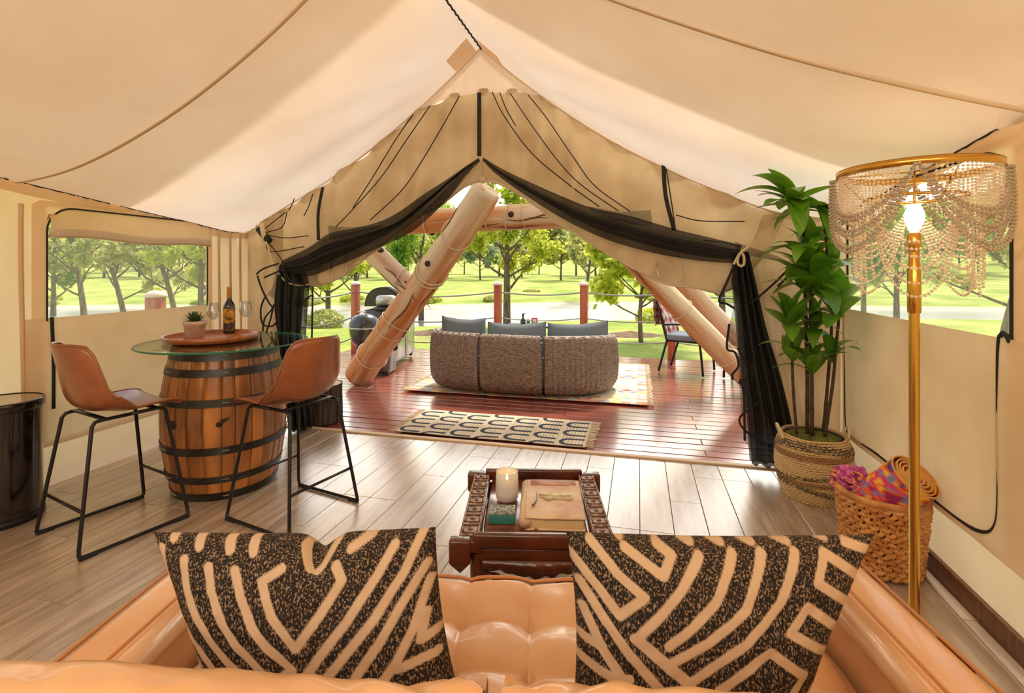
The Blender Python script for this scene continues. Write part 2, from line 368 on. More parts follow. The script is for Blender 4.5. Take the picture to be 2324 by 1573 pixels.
# ================================================================== SETTING
# ---- interior floor: separate boards, running along the tent
fb = MB().box((0, 0, 0), (UR-UL+.5, VF-VB+.1, .06))
floor = struct(fb.build('floor', M_dark, None, smooth=False)); floor.location = T((UL+UR)/2, (VF+VB)/2-.02, -.045); floor.rotation_euler = (0, 0, -TH)
def board_mesh(nm, L, W, t, m, ch=.0015):
    b = MB(); x, y = L/2, W/2
    vs = [(-x, -y, -t), (x, -y, -t), (x, y, -t), (-x, y, -t), (-x, -y, -ch), (x, -y, -ch), (x, y, -ch), (-x, y, -ch),
          (-x+ch, -y+ch, 0), (x-ch, -y+ch, 0), (x-ch, y-ch, 0), (-x+ch, y-ch, 0)]
    fs = [(3, 2, 1, 0)]+[(i, (i+1) % 4, (i+1) % 4+4, i+4) for i in range(4)]+[(i+4, (i+1) % 4+4, (i+1) % 4+8, i+8) for i in range(4)]+[(8, 9, 10, 11)]
    return b.add(vs, fs).build(nm, m, smooth=False, mesh_only=True)
PW = .178; LENS = (1.2, .8, .4, 1.0)
pm = {L: board_mesh('plank', PW-.003, L-.003, .012, M_floor) for L in (1.2, .8, .4)}
fi = floor.matrix_basis.inverted()
nrow = int((UR-UL+.1)/PW)+1
R1 = random.Random(3)
for r in range(nrow):
    u = UL-.05+PW*(r+.5)
    v = VB+.0; first = (1.2, .8, .4)[(r*2+r//3) % 3]; seq = [first]
    while v < VF-.02:
        L = seq.pop() if seq else 1.2
        L2 = min(L, VF-.01-v)
        link('plank', pm[L], floor, (u-(UL+UR)/2, v+L2/2-((VF+VB)/2-.02), .045), scale=(1, L2/L, 1))
        v += L
# ---- threshold
th = MB().box((0, 0, 0), (UR-UL+.3, .05, .02)).build('trim_1', M_threshold, bevel=.004); struct(th)
th.location = T((UL+UR)/2, VF+.0, .002); th.rotation_euler = (0, 0, -TH)
sk = MB().box((0, 0, 0), (.02, VF-VB, .09)).build('baseboard_right', M_skirt, bevel=.004); struct(sk)
sk.location = T(UR-.012, (VF+VB)/2, .045); sk.rotation_euler = (0, 0, -TH)
# ---- deck
DV0, DV1, DU0, DU1 = VF+.03, 8.30, -4.9, 2.9
deck = struct(MB().box((0, 0, 0), (DU1-DU0, DV1-DV0, .10)).build('deck', M_dark, smooth=False)); deck.location = T((DU0+DU1)/2, (DV0+DV1)/2, -.10); deck.rotation_euler = (0, 0, -TH)
DW = .135; nb = int((DV1-DV0)/DW)
dm = {L: board_mesh('plank', L, DW-.010, .03, M_deck, .004) for L in (3.6, 2.4, 1.8, 4.2)}
for r in range(nb):
    v = DV0+DW*(r+.5)
    a = [(3.6, 4.2), (4.2, 3.6), (2.4, 3.6, 1.8), (1.8, 3.6, 2.4), (3.6, 1.8, 2.4)][(r*3) % 5]
    x = DU0
    for L in a:
        link('plank', dm[L], deck, (x+L/2-(DU0+DU1)/2, v-(DV0+DV1)/2, .087+R1.uniform(-.0015, .0015)), scale=(1-.004/L, 1, 1)); x += L
fas = struct(MB().box((0, 0, 0), (DU1-DU0, .03, .28)).build('trim_2', M_deck)); fas.location = T((DU0+DU1)/2, DV1+.02, -.16); fas.rotation_euler = (0, 0, -TH)

# ---- canvas walls with window openings
def wrinkle(v, z, seed, amp): return amp*(mn.noise(Vector((v*1.3, z*.9, seed)))+.5*mn.noise(Vector((v*4, z*1.2, seed+7))))
def wall(name, u, v0, v1, win, m, sgn):
    wv0, wv1, wz0, wz1 = win
    vs = sorted(set([round(v0+(v1-v0)*i/70, 4) for i in range(71)]+[wv0, wv1])); zs_n = 26
    b = MB(); idx = {}; rows = []
    zs = [0]*0
    base = [wz0*i/10 for i in range(11)]+[wz0+(wz1-wz0)*i/6 for i in range(1, 7)]
    for v in vs:
        top = roofz(u, v)+.0
        col = base+[wz1+(top-wz1)*i/4 for i in range(1, 5)]
        rows.append([T(u+sgn*wrinkle(v, z, 3.3*sgn, .018)*min(1, z*3)*(1 if z < wz0-.05 or z > wz1 or v < wv0-.05 or v > wv1+.05 else 0), v, z-.02 if z == 0 else z) for z in col])
    m_ = len(rows[0])
    for r in rows: b.v += [tuple(p) for p in r]
    for i in range(len(vs)-1):
        for j in range(m_-1):
            if vs[i] >= wv0-1e-6 and vs[i+1] <= wv1+1e-6 and 10 <= j < 16: continue
            b.f.append((i*m_+j, i*m_+j+1, (i+1)*m_+j+1, (i+1)*m_+j))
    return struct(b.build(name, m))
WL = (2.42, 3.66, 1.085, 1.80); WR = (2.22, 3.70, 1.142, 1.85)
wl = wall('wall_left', UL, VB, 4.16, (2.42, 3.66, .30, 1.80), M_canvas_wall, 1)
wr = wall('wall_right', UR, VB, VF, (2.22, 3.70, .36, 1.85), M_canvas_wall, -1)
# back gable
b = MB(); rows = []
for i in range(41):
    u = UL+(UR-UL)*i/40; rows.append([T(u, VB, -.02+(roofz(u, VB)+.02)*j/8) for j in range(9)])
struct(b.grid(rows).build('wall_back', M_canvas_wall))
# ---- roof
b = MB(); rows = []
NU, NV = 150, 120
for i in range(NU+1):
    u = UL+(UR-UL)*i/NU
    if abs(u-UM) < .017: u = UM
    row = []
    for j in range(NV+1):
        v = VB+(VF+.03-VB)*j/NV
        if i < 12: v = VB+(VF+.03+.27*(1-i/12)-VB)*j/NV
        z = roofz(u, v)
        s = abs(u-UM)/2.5; ang = s*9
        k = min(1, max(0, (v-1.6)/2.0))
        # soft tension folds fanning from the peak towards the eaves
        d = math.hypot(u-UM, (VF-v)); a = math.atan2(abs(u-UM), VF-v+.001)
        z -= .016*k*math.sin(a*17+1.3*math.sin(d*2.2)+(.5 if u < UM else 2))*min(1, d*1.2)*max(0, math.sin(min(1, s)*PI))
        z -= .012*mn.noise(Vector((u*1.7, v*1.2, 4)))*math.sin(min(1, s)*PI)
        row.append(T(u, v, z))
    rows.append(row)
roof = struct(b.grid(rows).build('ceiling', M_canvas))
rows = []
for i in range(41):
    u = UL-.25+(UR-UL+.5)*i/40
    rows.append([T(u, v, ZR+.30-(ZR-1.62)*abs(u-UM)/2.55) for v in (VB-.2, 0, 1, 2, 3.05)])
sun_blocker = []
for i in range(41):
    u = UL-.25+(UR-UL+.5)*i/40
    sun_blocker.append([T(u, v, ZR+.36-(ZR-1.55)*abs(u-UM)/2.55) for v in (4.35, 5, 5.7, 6.4)])
struct(MB().grid(sun_blocker).build('sun_blocker_canopy', mat('sun_blocker_canvas', S(226, 208, 180), .9, trans=.4, spec=.1)))  # unseen sheet above the deck, added to keep direct sun off the floor
shade_fly = struct(MB().grid(rows).build('added_shade_fly', mat('shade_fly_canvas', S(232, 220, 196), .9, trans=.62, spec=.1)))  # unseen outer layer, added to darken the rear roof and leave the front bright
def roofline(pts, r, name, m, off=-.006, n=80, wob=0):
    pp = []
    for k in range(n):
        t = k/(n-1); u, v = pts(t); pp.append(T(u, v, roofz(u, v)+off+wob*math.sin(k*1.9)))
    return MB().tube(pp, r, 6).build(name, m, roof)
M_seam = mat('seam_tape', S(222, 196, 162), .9)
for side, U in ((0, UL), (1, UR)):
    b = MB(); rows = []
    for k in range(61):
        t = k/60; u = UM+(U-UM)*t; v = 2.27 if side == 0 else 2.12+.0*t
        rows.append([T(u, v+dv, roofz(u, v)-.010+.012*mn.noise(Vector((u*1.7, v*1.2, 4)))*-1) for dv in (-.012, .012)])
    b.grid(rows).build('seam', M_seam, roof, solid=.002)
roofline(lambda t: (UM, 2.4+t*1.47), .007, 'ridge_lacing', M_blackcloth, -.012, 70, .006)
for U, vv in ((UL+.01, 4.12), (UR-.01, 3.86)):
    for k in range(9):
        v0 = 1.4+k*.3
        if v0+.3 > vv: break
        roofline(lambda t, v0=v0, U=U: (U, v0+t*(.22+.07*(k % 2))), .005, 'eave_lacing', M_blackcloth, .0, 10, .003)
# eave fold band of lighter cloth
for U, sg, v1 in ((UL, 1, 4.14), (UR, -1, 3.86)):
    b = MB(); rows = []
    for k in range(60):
        v = VB+(v1-VB)*k/59; rows.append([T(U+sg*(.006+.004*math.sin(k*.9)), v, roofz(U, v)-dz) for dz in (0, .06+.01*math.sin(k*.5))])
    b.grid(rows).build('valance', M_canvas_wall, roof)

# ---- side windows
def uvtube(u, pts, r, name, m, parent, n=60, smooth=True, closed=False):
    pp = resample([T(u, v, z) for v, z in pts], n, smooth); return MB().tube(pp, r, 7, closed=closed).build(name, m, parent)
def side_window(nm, u, sg, W, clear_top, flap):
    wv0, wv1, wz0, wz1 = W
    win = struct(empty(nm, (0, 0, 0)))
    # outer border cloth frame with rounded top corners
    b = MB(); inn, outp = [], []
    path = [(wv0, wz0-.02), (wv0, wz1-.16)]+[(wv0+.16-.16*math.cos(a), wz1-.16+.16*math.sin(a)) for a in [PI/2*i/8 for i in range(1, 9)]] + \
           [(wv1-.16+.16*math.sin(a), wz1-.16+.16*math.cos(a)) for a in [PI/2*i/8 for i in range(0, 9)]]+[(wv1, wz0-.02)]
    rows = []
    c = ((wv0+wv1)/2, (wz0+wz1)/2)
    for (v, z) in path:
        ov = wv0-.08 if v < c[0] else wv1+.06
        if wv0+.001 < v < wv1-.001 and z > wz1-.05: pass
        t = min(1, max(0, (z-(wz1-.16))/.16))
        Z = min(z+ (.05*t), wz1+.035)
        V = v+(ov-v)*(1-t) if z > wz1-.16 and (v-wv0 < .17 or wv1-v < .17) else (ov if z <= wz1-.16 else v)
        if z > wz1-.16+1e-6 and (v < wv0+.159 or v > wv1-.159):
            left_ = v < c[0]; ax_ = wv0+.16 if left_ else wv1-.16; dv_, dz_ = v-ax_, z-(wz1-.16)
            k_ = min((.24 if left_ else .22)/max(abs(dv_), 1e-6), .195/max(dz_, 1e-6)); V, Z = ax_+dv_*k_, wz1-.16+dz_*k_
        rows.append([T(u+sg*.012, v, z), T(u+sg*.010, V, Z)])
    b.grid(rows).build('window_border', M_trimcloth, win)
    # zip
    uvtube(u+sg*.018, path, .0055, 'zipper', M_blackcloth, win, 90, False)
    # vinyl pane
    b = MB(); rows = []
    for i in range(25):
        v = wv0-.01+(wv1-wv0+.02)*i/24
        rows.append([T(u+sg*(.002+.006*mn.noise(Vector((v*3, z*3, 1)))), v, z) for z in [wz0-.02+(wz1-wz0)*j/12 for j in range(13)]])
    b.grid(rows).build('vinyl_pane', M_vinyl, win)
    # rolled / gathered canvas flap hanging above the pane
    if flap:
        b = MB(); rows = []
        for i in range(61):
            t = i/60; v = wv0+(wv1-wv0)*t
            zb = clear_top+.01*math.sin(t*9)-.012*t
            prof = [(.010, wz1+.0-.10*max(0, 1-t*14)-.10*max(0, t*14-13)), (.03, wz1-.05), (.05, (wz1+zb)/2+.02), (.06+.006*math.sin(t*30), zb+.045), (.05, zb+.01), (.030, zb), (.012, zb+.01)]
            rows.append([T(u+sg*d, v, z) for d, z in prof])
        b.grid(rows).build('rolled_flap', M_flap, win)
        b = MB(); rows = []
        for i in range(61):
            t = i/60; v = wv0+.02+(wv1-wv0-.03)*t; zb = clear_top+.01*math.sin(t*9)-.012*t
            rows.append([T(u+sg*(.066+.004*math.sin(t*30)), v, zb+.055-.055*k/3) for k in range(4)])
        b.grid(rows).build('flap_hem', M_hem, win, solid=.003)
    return win
w1 = side_window('window_1', UL, 1, WL, 1.60, True)
w2 = side_window('window_2', UR, -1, WR, 1.79, False)
# lower canvas flaps bordered by a zip
lp = [(2.44, 1.09), (2.445, .95), (2.45, .8), (2.45, .5)]
uvtube(UL+.03, lp, .010, 'flap_zipper', M_blackcloth, w1, 30)
rp = [(2.205, 1.135), (2.235, 1.165), (2.262, 1.13), (2.265, .9), (2.262, .55), (2.285, .43), (2.36, .375), (2.5, .355), (2.9, .36), (3.3, .36), (3.62, .355), (3.69, .42), (3.70, .8), (3.70, 1.14)]
uvtube(UR-.03, rp, .0085, 'flap_zipper', M_blackcloth, w2, 120)
b = MB(); rows = []
for i in range(50):
    v = 1.98+(3.74-1.98)*i/49
    rows.append([T(UR-.022-.014*abs(mn.noise(Vector((v*2.1, z*1.4, 9))))-.01, v, z) for z in [.325+(1.145-.325)*j/20 for j in range(21)]])
b.grid(rows).build('lower_flap', M_flap, w2)
b = MB(); rows = []
for i in range(50):
    v = 2.30+(3.71-2.30)*i/49
    rows.append([T(UL+.016+.012*abs(mn.noise(Vector((v*2.1, z*1.4, 5)))), v, z) for z in [.26+(1.085-.26)*j/20 for j in range(21)]])
b.grid(rows).build('lower_flap', M_flap, w1)
# vertical wall seams
for v in (2.29, 3.80, 3.93, 4.05):
    b = MB(); b.grid([[T(UL+.012, v+dv+.008*math.sin(z*3), z) for dv in (-.014, .014)] for z in [i*.1 for i in range(19)]]).build('seam', M_trimcloth, wl, solid=.003)
# small hook hanging by the right window
MB().tube([T(UR-.05, 2.235+.02*math.cos(a), 1.60+.02*math.sin(a)) for a in [2*PI*i/16 for i in range(16)]], .0025, 6, closed=True).build('ring', M_brass, w2)

def pvs(pts, v): return [PV(x, y, v) for x, y in pts]
# ---- front gable of tan canvas with the opening
def gv(u):      # the left end of the gable bends outwards
    return VF+.27*max(0, (-3.30-u)/.38)**1.2
hem_px = [(640, 648), (665, 632), (693, 650), (750, 640), (800, 610), (840, 578), (878, 548), (925, 512), (965, 485), (1011, 458), (1056, 424), (1097, 411), (1150, 424),
          (1223, 472), (1258, 502), (1302, 526), (1366, 568), (1439, 609), (1509, 643), (1576, 652), (1633, 663), (1690, 640)]
hem = [PV(x, y, VF) for x, y in hem_px]
N = 220
hemr = resample(hem, N)
topl = []
for p in hemr:
    pass
u0, u1 = -3.30, 1.0
top = []
for i in range(N):
    t = i/(N-1)
    uh = uv_of(hemr[i])[0]
    ut = u0+(u1-u0)*t; ut = .35*uh+.65*ut if 0.05 < t < .95 else ut
    top.append(T(ut, VF, roofz(ut, VF)))
top = resample(top, N, False); topraw = [p.copy() for p in top[2:-2]]
pk = [(955, 243), (985, 233), (1014, 220), (1043, 215), (1052, 214), (1088, 208), (1118, 206), (1150, 209), (1185, 206), (1225, 212), (1240, 222)]
pkr = resample(pvs(pk, VF-.01), 60, False)
for i, p in enumerate(top):
    u = uv_of(p)[0]
    for a_, b_ in zip(pkr, pkr[1:]):
        ua, ub = uv_of(a_)[0], uv_of(b_)[0]
        if ua <= u <= ub:
            zz = a_.z+(b_.z-a_.z)*(u-ua)/(ub-ua)
            if zz+.01 < p.z: p.z = zz+.01
rows = []
for i in range(N):
    t = i/(N-1); row = []
    side = abs(t-.5)*2
    for j in range(22):
        w = j/21; p = top[i].lerp(hemr[i], w)
        fan = math.sin(t*88+1.2*math.sin(t*11))*.045*(1-.45*w)*(1-side*.35)+(abs(math.sin(t*30+w*2.5+.8*math.sin(t*9)))-.5)*.085*(.35+.65*w)+.05*mn.noise(Vector((t*9, w*2, 3)))
        bil = .05*math.sin(w*PI)*(.4+.6*side)
        p = p+Vector((RV[0], RV[1], 0))*(fan-bil*.6)+Vector((0, 0, -1))*.02*math.sin(w*PI)*side
        row.append(p)
    rows.append(row)
wf = struct(MB().grid(rows).build('wall_front', M_canvas_tan))
# rolled hem lip
MB().tube([p+Vector((-.01*RV[0], -.01*RV[1], 0)) for p in hemr], .010, 7).build('hem', M_hem, wf)
# inner pale layer hanging in the swag (door flap tied up)
def loft(topc, botc, n, m, fold=.012, k=30, out=.03, twist=0, seed=0):
    A = resample(topc, n); B = resample(botc, n); rows = []
    D = Vector((RV[0], RV[1], 0))
    for i in range(n):
        t = i/(n-1); row = []
        for j in range(m):
            w = j/(m-1); p = A[i].lerp(B[i], w)
            env = math.sin(min(1, max(0, t))*PI)**.5 if twist == 0 else 1
            f = fold*math.sin(w*k+2.2*t+seed+1.5*mn.noise(Vector((t*3, w*2, seed))))*env
            row.append(p-D*(out*math.sin(w*PI)*env-f))
        rows.append(row)
    return MB().grid(rows)
def pvs(pts, v): return [PV(x, y, v) for x, y in pts]
# pale cap panel over the peak, scalloped lower edge
rows = []
for i, p in enumerate(pkr):
    p = p-Vector((RV[0], RV[1], 0))*.02-Vector((0, 0, .02))
    u = uv_of(p)[0]; tu = UM+(u-UM)*.98; tp = T(tu, VF-.01, roofz(tu, VF)+.01)
    if tp.z < p.z: tp.z = p.z+.002
    rows.append([tp.lerp(p, w)+Vector((RV[0], RV[1], 0))*.008*math.sin(i*1.1)*w for w in [k/8 for k in range(9)]])
MB().grid(rows).build('peak_panel', M_canvas, wf)
MB().tube([p+Vector((-.012*RV[0], -.012*RV[1], -.004)) for p in [T(uv_of(q)[0], VF, roofz(uv_of(q)[0], VF)) for q in topraw]], .008, 6).build('edge_cord', M_seam, wf)
# reinforcing patches at the ridge end
for sg in (-1, 1):
    q = [T(UM+sg*.03, 3.6, roofz(UM+sg*.03, 3.6)-.014), T(UM+sg*.2, 3.62, roofz(UM+sg*.2, 3.62)-.014), T(UM+sg*.2, 3.84, roofz(UM+sg*.2, 3.84)-.014), T(UM+sg*.03, 3.84, roofz(UM+sg*.03, 3.84)-.014)]
    MB().add(q, [(0, 1, 2, 3)]).build('corner_patch', M_canvas_wall, wf)
# side curtains of the gable, left and right of the opening
def curtain(name, pts_top, pts_bot, m, k, amp, n=60):
    A = resample(pts_top, n, False); B = resample(pts_bot, n, False); rows = []
    for i in range(n):
        t = i/(n-1)
        rows.append([A[i].lerp(B[i], w)+Vector((RV[0], RV[1], 0))*amp*math.sin(t*k+.6*math.sin(w*3))*(.4+.6*w) for w in [q/12 for q in range(13)]])
    return MB().grid(rows).build(name, m, wf)
curtain('side_curtain', [T(u, gv(u), max(roofz(u, VF), 1.3) if u > -3.6 else 1.80) for u in (-3.69, -3.5, -3.3, -3.2, -3.05)], [T(u, gv(u), -.01) for u in (-3.69, -3.5, -3.3, -3.2, -3.1)], M_canvas_tan, 34, .028)
curtain('side_curtain', [T(u, VF, z) for u, z in ((.66, 1.24), (.75, 1.5), (.85, 1.78), (1.0, roofz(1.0, VF)), (1.335, roofz(1.33, VF)))], [T(u, VF, -.01) for u in (.98, 1.05, 1.12, 1.2, 1.335)], M_canvas_tan, 30, .022)
def pvtube(pts, v, r, name, m, parent, n=40):
    return MB().tube(resample(pvs(pts, v), n), r, 6).build(name, m, parent)
# centre zip and tie cords across the canvas
b = MB(); b.grid([[PV(1087-4+x, y, VF-.075) for x in (0, 9)] for y in range(210, 356, 12)]).build('centre_zipper', M_blackcloth, wf, solid=.004)
cords = [[(938, 259), (894, 323), (846, 402), (801, 472)], [(976, 240), (919, 323), (865, 402), (801, 475), (763, 514)], [(1043, 217), (1005, 285), (954, 371), (910, 434), (840, 500)],
         [(1117, 209), (1144, 263), (1207, 348), (1290, 418), (1360, 469)], [(1158, 212), (1207, 285), (1271, 371), (1322, 422), (1404, 479)], [(1134, 210), (1150, 250), (1170, 285)],
         [(1198, 215), (1239, 266), (1302, 358), (1350, 422), (1430, 480)], [(1534, 488), (1589, 501), (1690, 503)], [(1512, 383), (1525, 466), (1533, 523)],
         [(600, 520), (625, 500), (648, 482)], [(604, 528), (640, 515), (652, 480)], [(606, 534), (650, 540), (700, 535)], [(690, 490), (702, 465), (710, 440)], [(655, 478), (664, 462), (668, 450)],
         [(600, 540), (625, 570), (650, 605)], [(606, 530), (612, 570), (690, 560)], [(1595, 545), (1640, 550), (1680, 560)]]
for c in cords: pvtube(c, VF-.085, .0042, 'cord', M_blackcloth, wf)
for c in ([(729, 425), (719, 482), (719, 545)], [(1501, 371), (1506, 444), (1525, 523)]):
    pp = resample(pvs(c, VF-.09), 20)
    MB().grid([[p, p+Vector((.028, -.006, 0))] for p in pp]).build('strap', M_blackcloth, wf, solid=.003)
MB().tube([PV(594, 508, VF-.1), PV(598, 530, VF-.12), PV(602, 548, VF-.1)], .022, 8).build('corner_knot', M_rope, wf)
MB().tube([PV(588, 520, VF-.07), PV(600, 535, VF-.1), PV(612, 548, VF-.1)], .030, 8).build('corner_knot', M_blackcloth, wf)
pvtube([(604, 548), (614, 580), (625, 612), (634, 622), (650, 640), (680, 648), (700, 646)], VF-.16, .006, 'tie_rope', M_rope, wf)
MB().tube([PV(1096, 362, VF-.03), PV(1096, 402, VF-.03)], .008, 6).build('tie_rope', M_rope, wf)
MB().lathe([(.001, .03), (.02, .022), (.027, 0), (.02, -.022), (.001, -.03)], PV(1096, 408, VF-.03), 12).build('toggle', M_rope, wf)
for x, w in ((1275, 0), ):
    pass
for c in ([(1485, 575), (1487, 600), (1492, 632)], [(1538, 580), (1543, 610), (1545, 640)], [(751, 590), (750, 636), (748, 640)], [(783, 575), (782, 600), (784, 618)]):
    pp = resample(pvs(c, VF-.05), 10)
    MB().grid([[p, p+Vector((.018, -.004, 0))] for p in pp]).build('strap', M_hem, wf, solid=.003)

# ---- black mosquito netting tied back on both sides
def net_side(lbl, swt, swb, sheers, col_l, col_r, ribbons, seed):
    root = tag(empty('mosquito_net'), lbl, 'mosquito net')
    loft(pvs(swt, VF-.13), pvs(swb, VF-.13), 110, 26, .022, 26, .07, seed=seed).build('swag', M_net, root)
    mid = [((a[0]+b[0])/2, (a[1]*.72+b[1]*.28)) for a, b in zip(swt, swb)]
    mid2 = [((a[0]+b[0])/2, (a[1]*.18+b[1]*.82)) for a, b in zip(swt, swb)]
    loft(pvs(mid, VF-.15), pvs(mid2, VF-.15), 100, 18, .02, 21, .06, seed=seed+3).build('inner_fold', M_net, root)
    for (a, b) in sheers:
        loft(pvs(a, VF-.11), pvs(b, VF-.11), 24, 6, .004, 6, .01, seed=seed).build('sheer_corner', M_netthin, root)
    # tied vertical bunch
    A = resample(col_l, 40); B = resample(col_r, 40); rows = []
    for i in range(40):
        row = []
        for j in range(41):
            w = j/40; p = A[i].lerp(B[i], w)
            d = .035*math.sin(w*26+seed+i*.03)+.06*math.sin(w*PI)
            row.append(p-Vector((RV[0], RV[1], 0))*d)
        rows.append(row)
    MB().grid(rows).build('hanging_bunch', M_netdense, root)
    rows2 = [[p+Vector((RV[0], RV[1], 0))*.07 for p in r[::2]] for r in rows]
    MB().grid(rows2).build('back_layer', M_net, root)
    for rb in ribbons:
        pp = resample(pvs(rb, VF-.17), 50)
        MB().tube(pp, .0075, 6).build('edging_ribbon', M_blackcloth, root)
    return root
lt = [(1086, 358), (1021, 402), (960, 440), (905, 480), (860, 503), (800, 518), (744, 530), (700, 560), (639, 592)]
lb = [(1090, 366), (1056, 398), (1021, 444), (973, 492), (925, 530), (846, 568), (757, 606), (693, 628), (632, 620)]
netl = net_side('black mosquito netting tied back at the left of the opening behind the barrel table', lt, lb,
    [([(744, 512), (790, 516), (840, 514), (870, 512)], [(748, 545), (790, 540), (840, 535), (875, 520)]), ([(1075, 370), (1040, 400), (1000, 440), (960, 480)], [(1066, 392), (1040, 425), (1006, 462), (975, 492)])],
    [PV(640, 602, VF-.08), PV(632, 640, VF-.1), PV(628, 700, VF-.1), PV(640, 790, VF-.1), PV(650, 880, VF-.1), PV(660, 972, VF-.1)],
    [PV(672, 602, VF-.08), PV(692, 640, VF-.1), PV(690, 700, VF-.1), PV(684, 790, VF-.1), PV(690, 880, VF-.1), PV(700, 976, VF-.1)],
    [[(582, 622), (598, 610), (632, 598)], [(600, 630), (618, 622), (640, 612)], [(584, 625), (592, 650), (600, 668), (612, 690), (618, 700), (600, 725), (597, 765), (610, 738), (622, 690)], [(603, 670), (592, 700), (596, 735), (618, 740), (632, 725)],
     [(709, 650), (709, 700), (707, 800)], [(640, 612), (665, 640), (704, 650)], [(686, 690), (694, 680), (704, 672), (712, 672)]], 0)
pm_ = loft(pvs([(626, 616), (618, 650), (606, 668)], VF-.12), pvs([(650, 620), (652, 700), (640, 690)], VF-.12), 14, 8, .004).build('side_fold', M_netthin, netl)
loft(pvs([(690, 630), (700, 650), (707, 655)], VF-.12), pvs([(690, 740), (698, 700), (706, 668)], VF-.12), 14, 8, .004).build('side_fold', M_netthin, netl)
rt = [(1097, 357), (1130, 378), (1175, 401), (1271, 444), (1344, 472), (1430, 490), (1531, 520), (1589, 534), (1684, 556)]
rb_ = [(1095, 364), (1120, 390), (1159, 420), (1239, 474), (1318, 518), (1398, 551), (1493, 576), (1589, 592), (1672, 598)]
netr = net_side('black mosquito netting tied back at the right of the opening behind the tall plant', rt, rb_,
    [([(1335, 468), (1400, 480), (1440, 479), (1477, 477)], [(1345, 480), (1400, 500), (1440, 510), (1481, 514)]), ([(1668, 548), (1700, 560), (1760, 580), (1800, 598)], [(1670, 580), (1700, 580), (1760, 592), (1800, 600)])],
    [PV(1668, 572, VF-.08), PV(1664, 620, VF-.1), PV(1672, 700, VF-.1), PV(1684, 830, VF-.14), PV(1700, 950, VF-.14), PV(1706, 1052, VF-.12)],
    [PV(1700, 572, VF-.08), PV(1716, 640, VF-.1), PV(1738, 740, VF-.1), PV(1770, 850, VF-.14), PV(1796, 960, VF-.14), PV(1812, 1058, VF-.12)],
    [[(1668, 596), (1650, 640), (1632, 682), (1650, 690), (1668, 700)], [(1655, 735), (1650, 790), (1668, 800), (1676, 830), (1662, 850), (1664, 862)], [(1674, 790), (1700, 840), (1727, 890), (1718, 915), (1685, 940), (1679, 960), (1700, 985), (1750, 1015)],
     [(1676, 870), (1690, 862), (1700, 880), (1698, 905)], [(1800, 600), (1760, 640), (1715, 680), (1700, 690)], [(1795, 605), (1785, 630), (1765, 650)], [(1690, 1000), (1688, 900), (1680, 860)]], 5)
loft(pvs([(1668, 600), (1640, 650), (1632, 682)], VF-.12), pvs([(1672, 640), (1672, 680), (1668, 705)], VF-.12), 14, 8, .004).build('side_fold', M_netthin, netr)
loft(pvs([(1664, 700), (1656, 740), (1652, 788)], VF-.12), pvs([(1680, 700), (1690, 760), (1700, 800)], VF-.12), 14, 8, .004).build('side_fold', M_netthin, netr)
loft(pvs([(1672, 800), (1680, 900), (1690, 1000)], VF-.12), pvs([(1700, 800), (1705, 900), (1706, 1030)], VF-.12), 14, 8, .004).build('side_fold', M_netthin, netr)
MB().tube(resample(pvs([(1700, 560), (1680, 575), (1674, 595), (1680, 604), (1688, 600), (1688, 582), (1680, 575), (1665, 600)], VF-.2), 40), .009, 7).build('tie_rope', M_rope, netr)
# ================================================================== FURNITURE INSIDE
def rbox(c, d, r, seg=3, M=None):
    """rounded box as a bmesh-free grid: returns MB"""
    bm = bmesh.new(); bmesh.ops.create_cube(bm, size=1)
    for v in bm.verts: v.co = Vector((v.co.x*d[0], v.co.y*d[1], v.co.z*d[2]))
    bmesh.ops.bevel(bm, geom=bm.edges[:], offset=r, segments=seg, profile=.5, affect='EDGES')
    b = MB(); vs = [(M @ v.co if M is not None else v.co)+Vector(c) for v in bm.verts]
    b.add(vs, [tuple(v.index for v in f.verts) for f in bm.faces]); bm.free(); return b
def merge(*ms):
    b = MB()
    for m in ms: b.add(m.v, m.f)
    return b
# ---- wine barrel
BX, BY = -1.885, 3.34
bar = tag(empty('wine_barrel', (BX, BY, 0)), 'oak wine barrel with dark steel hoops standing upright under the glass top', 'barrel')
BH = .915
def brad(z): return .295+.070*(1-((z-BH/2)/(BH/2))**2)
ns = 26
R2 = random.Random(5); w0 = 0; widths = [R2.uniform(.8, 1.25) for _ in range(ns)]; tot = sum(widths)
for k in range(ns):
    a0 = w0/tot*2*PI; w0 += widths[k]; a1 = w0/tot*2*PI; g = .004
    dr = R2.uniform(-.0012, .0012); prof = [(brad(BH*i/14)+dr, BH*i/14) for i in range(15)]
    inner = [(r-.022, z) for r, z in prof]
    b = MB(); m_ = len(prof); na = 4
    for q in range(na+1):
        a = a0+g+(a1-a0-2*g)*q/na; e = -.0015 if q in (0, na) else 0
        b.v += [((r+e)*math.cos(a), (r+e)*math.sin(a), z) for r, z in prof]
    o = len(b.v)
    b.v += [(r*math.cos(a0+g), r*math.sin(a0+g), z) for r, z in inner]+[(r*math.cos(a1-g), r*math.sin(a1-g), z) for r, z in inner]
    for q in range(na):
        for i in range(m_-1): b.f.append((q*m_+i, (q+1)*m_+i, (q+1)*m_+i+1, q*m_+i+1))
    for i in range(m_-1):
        b.f.append((o+i, i, i+1, o+i+1)); b.f.append((na*m_+i, o+m_+i, o+m_+i+1, na*m_+i+1))
    for i in (0, m_-1):
        b.f.append(tuple([q*m_+i for q in range(na+1)]+[o+m_+i, o+i]))
    b.build('stave', M_oak, bar)
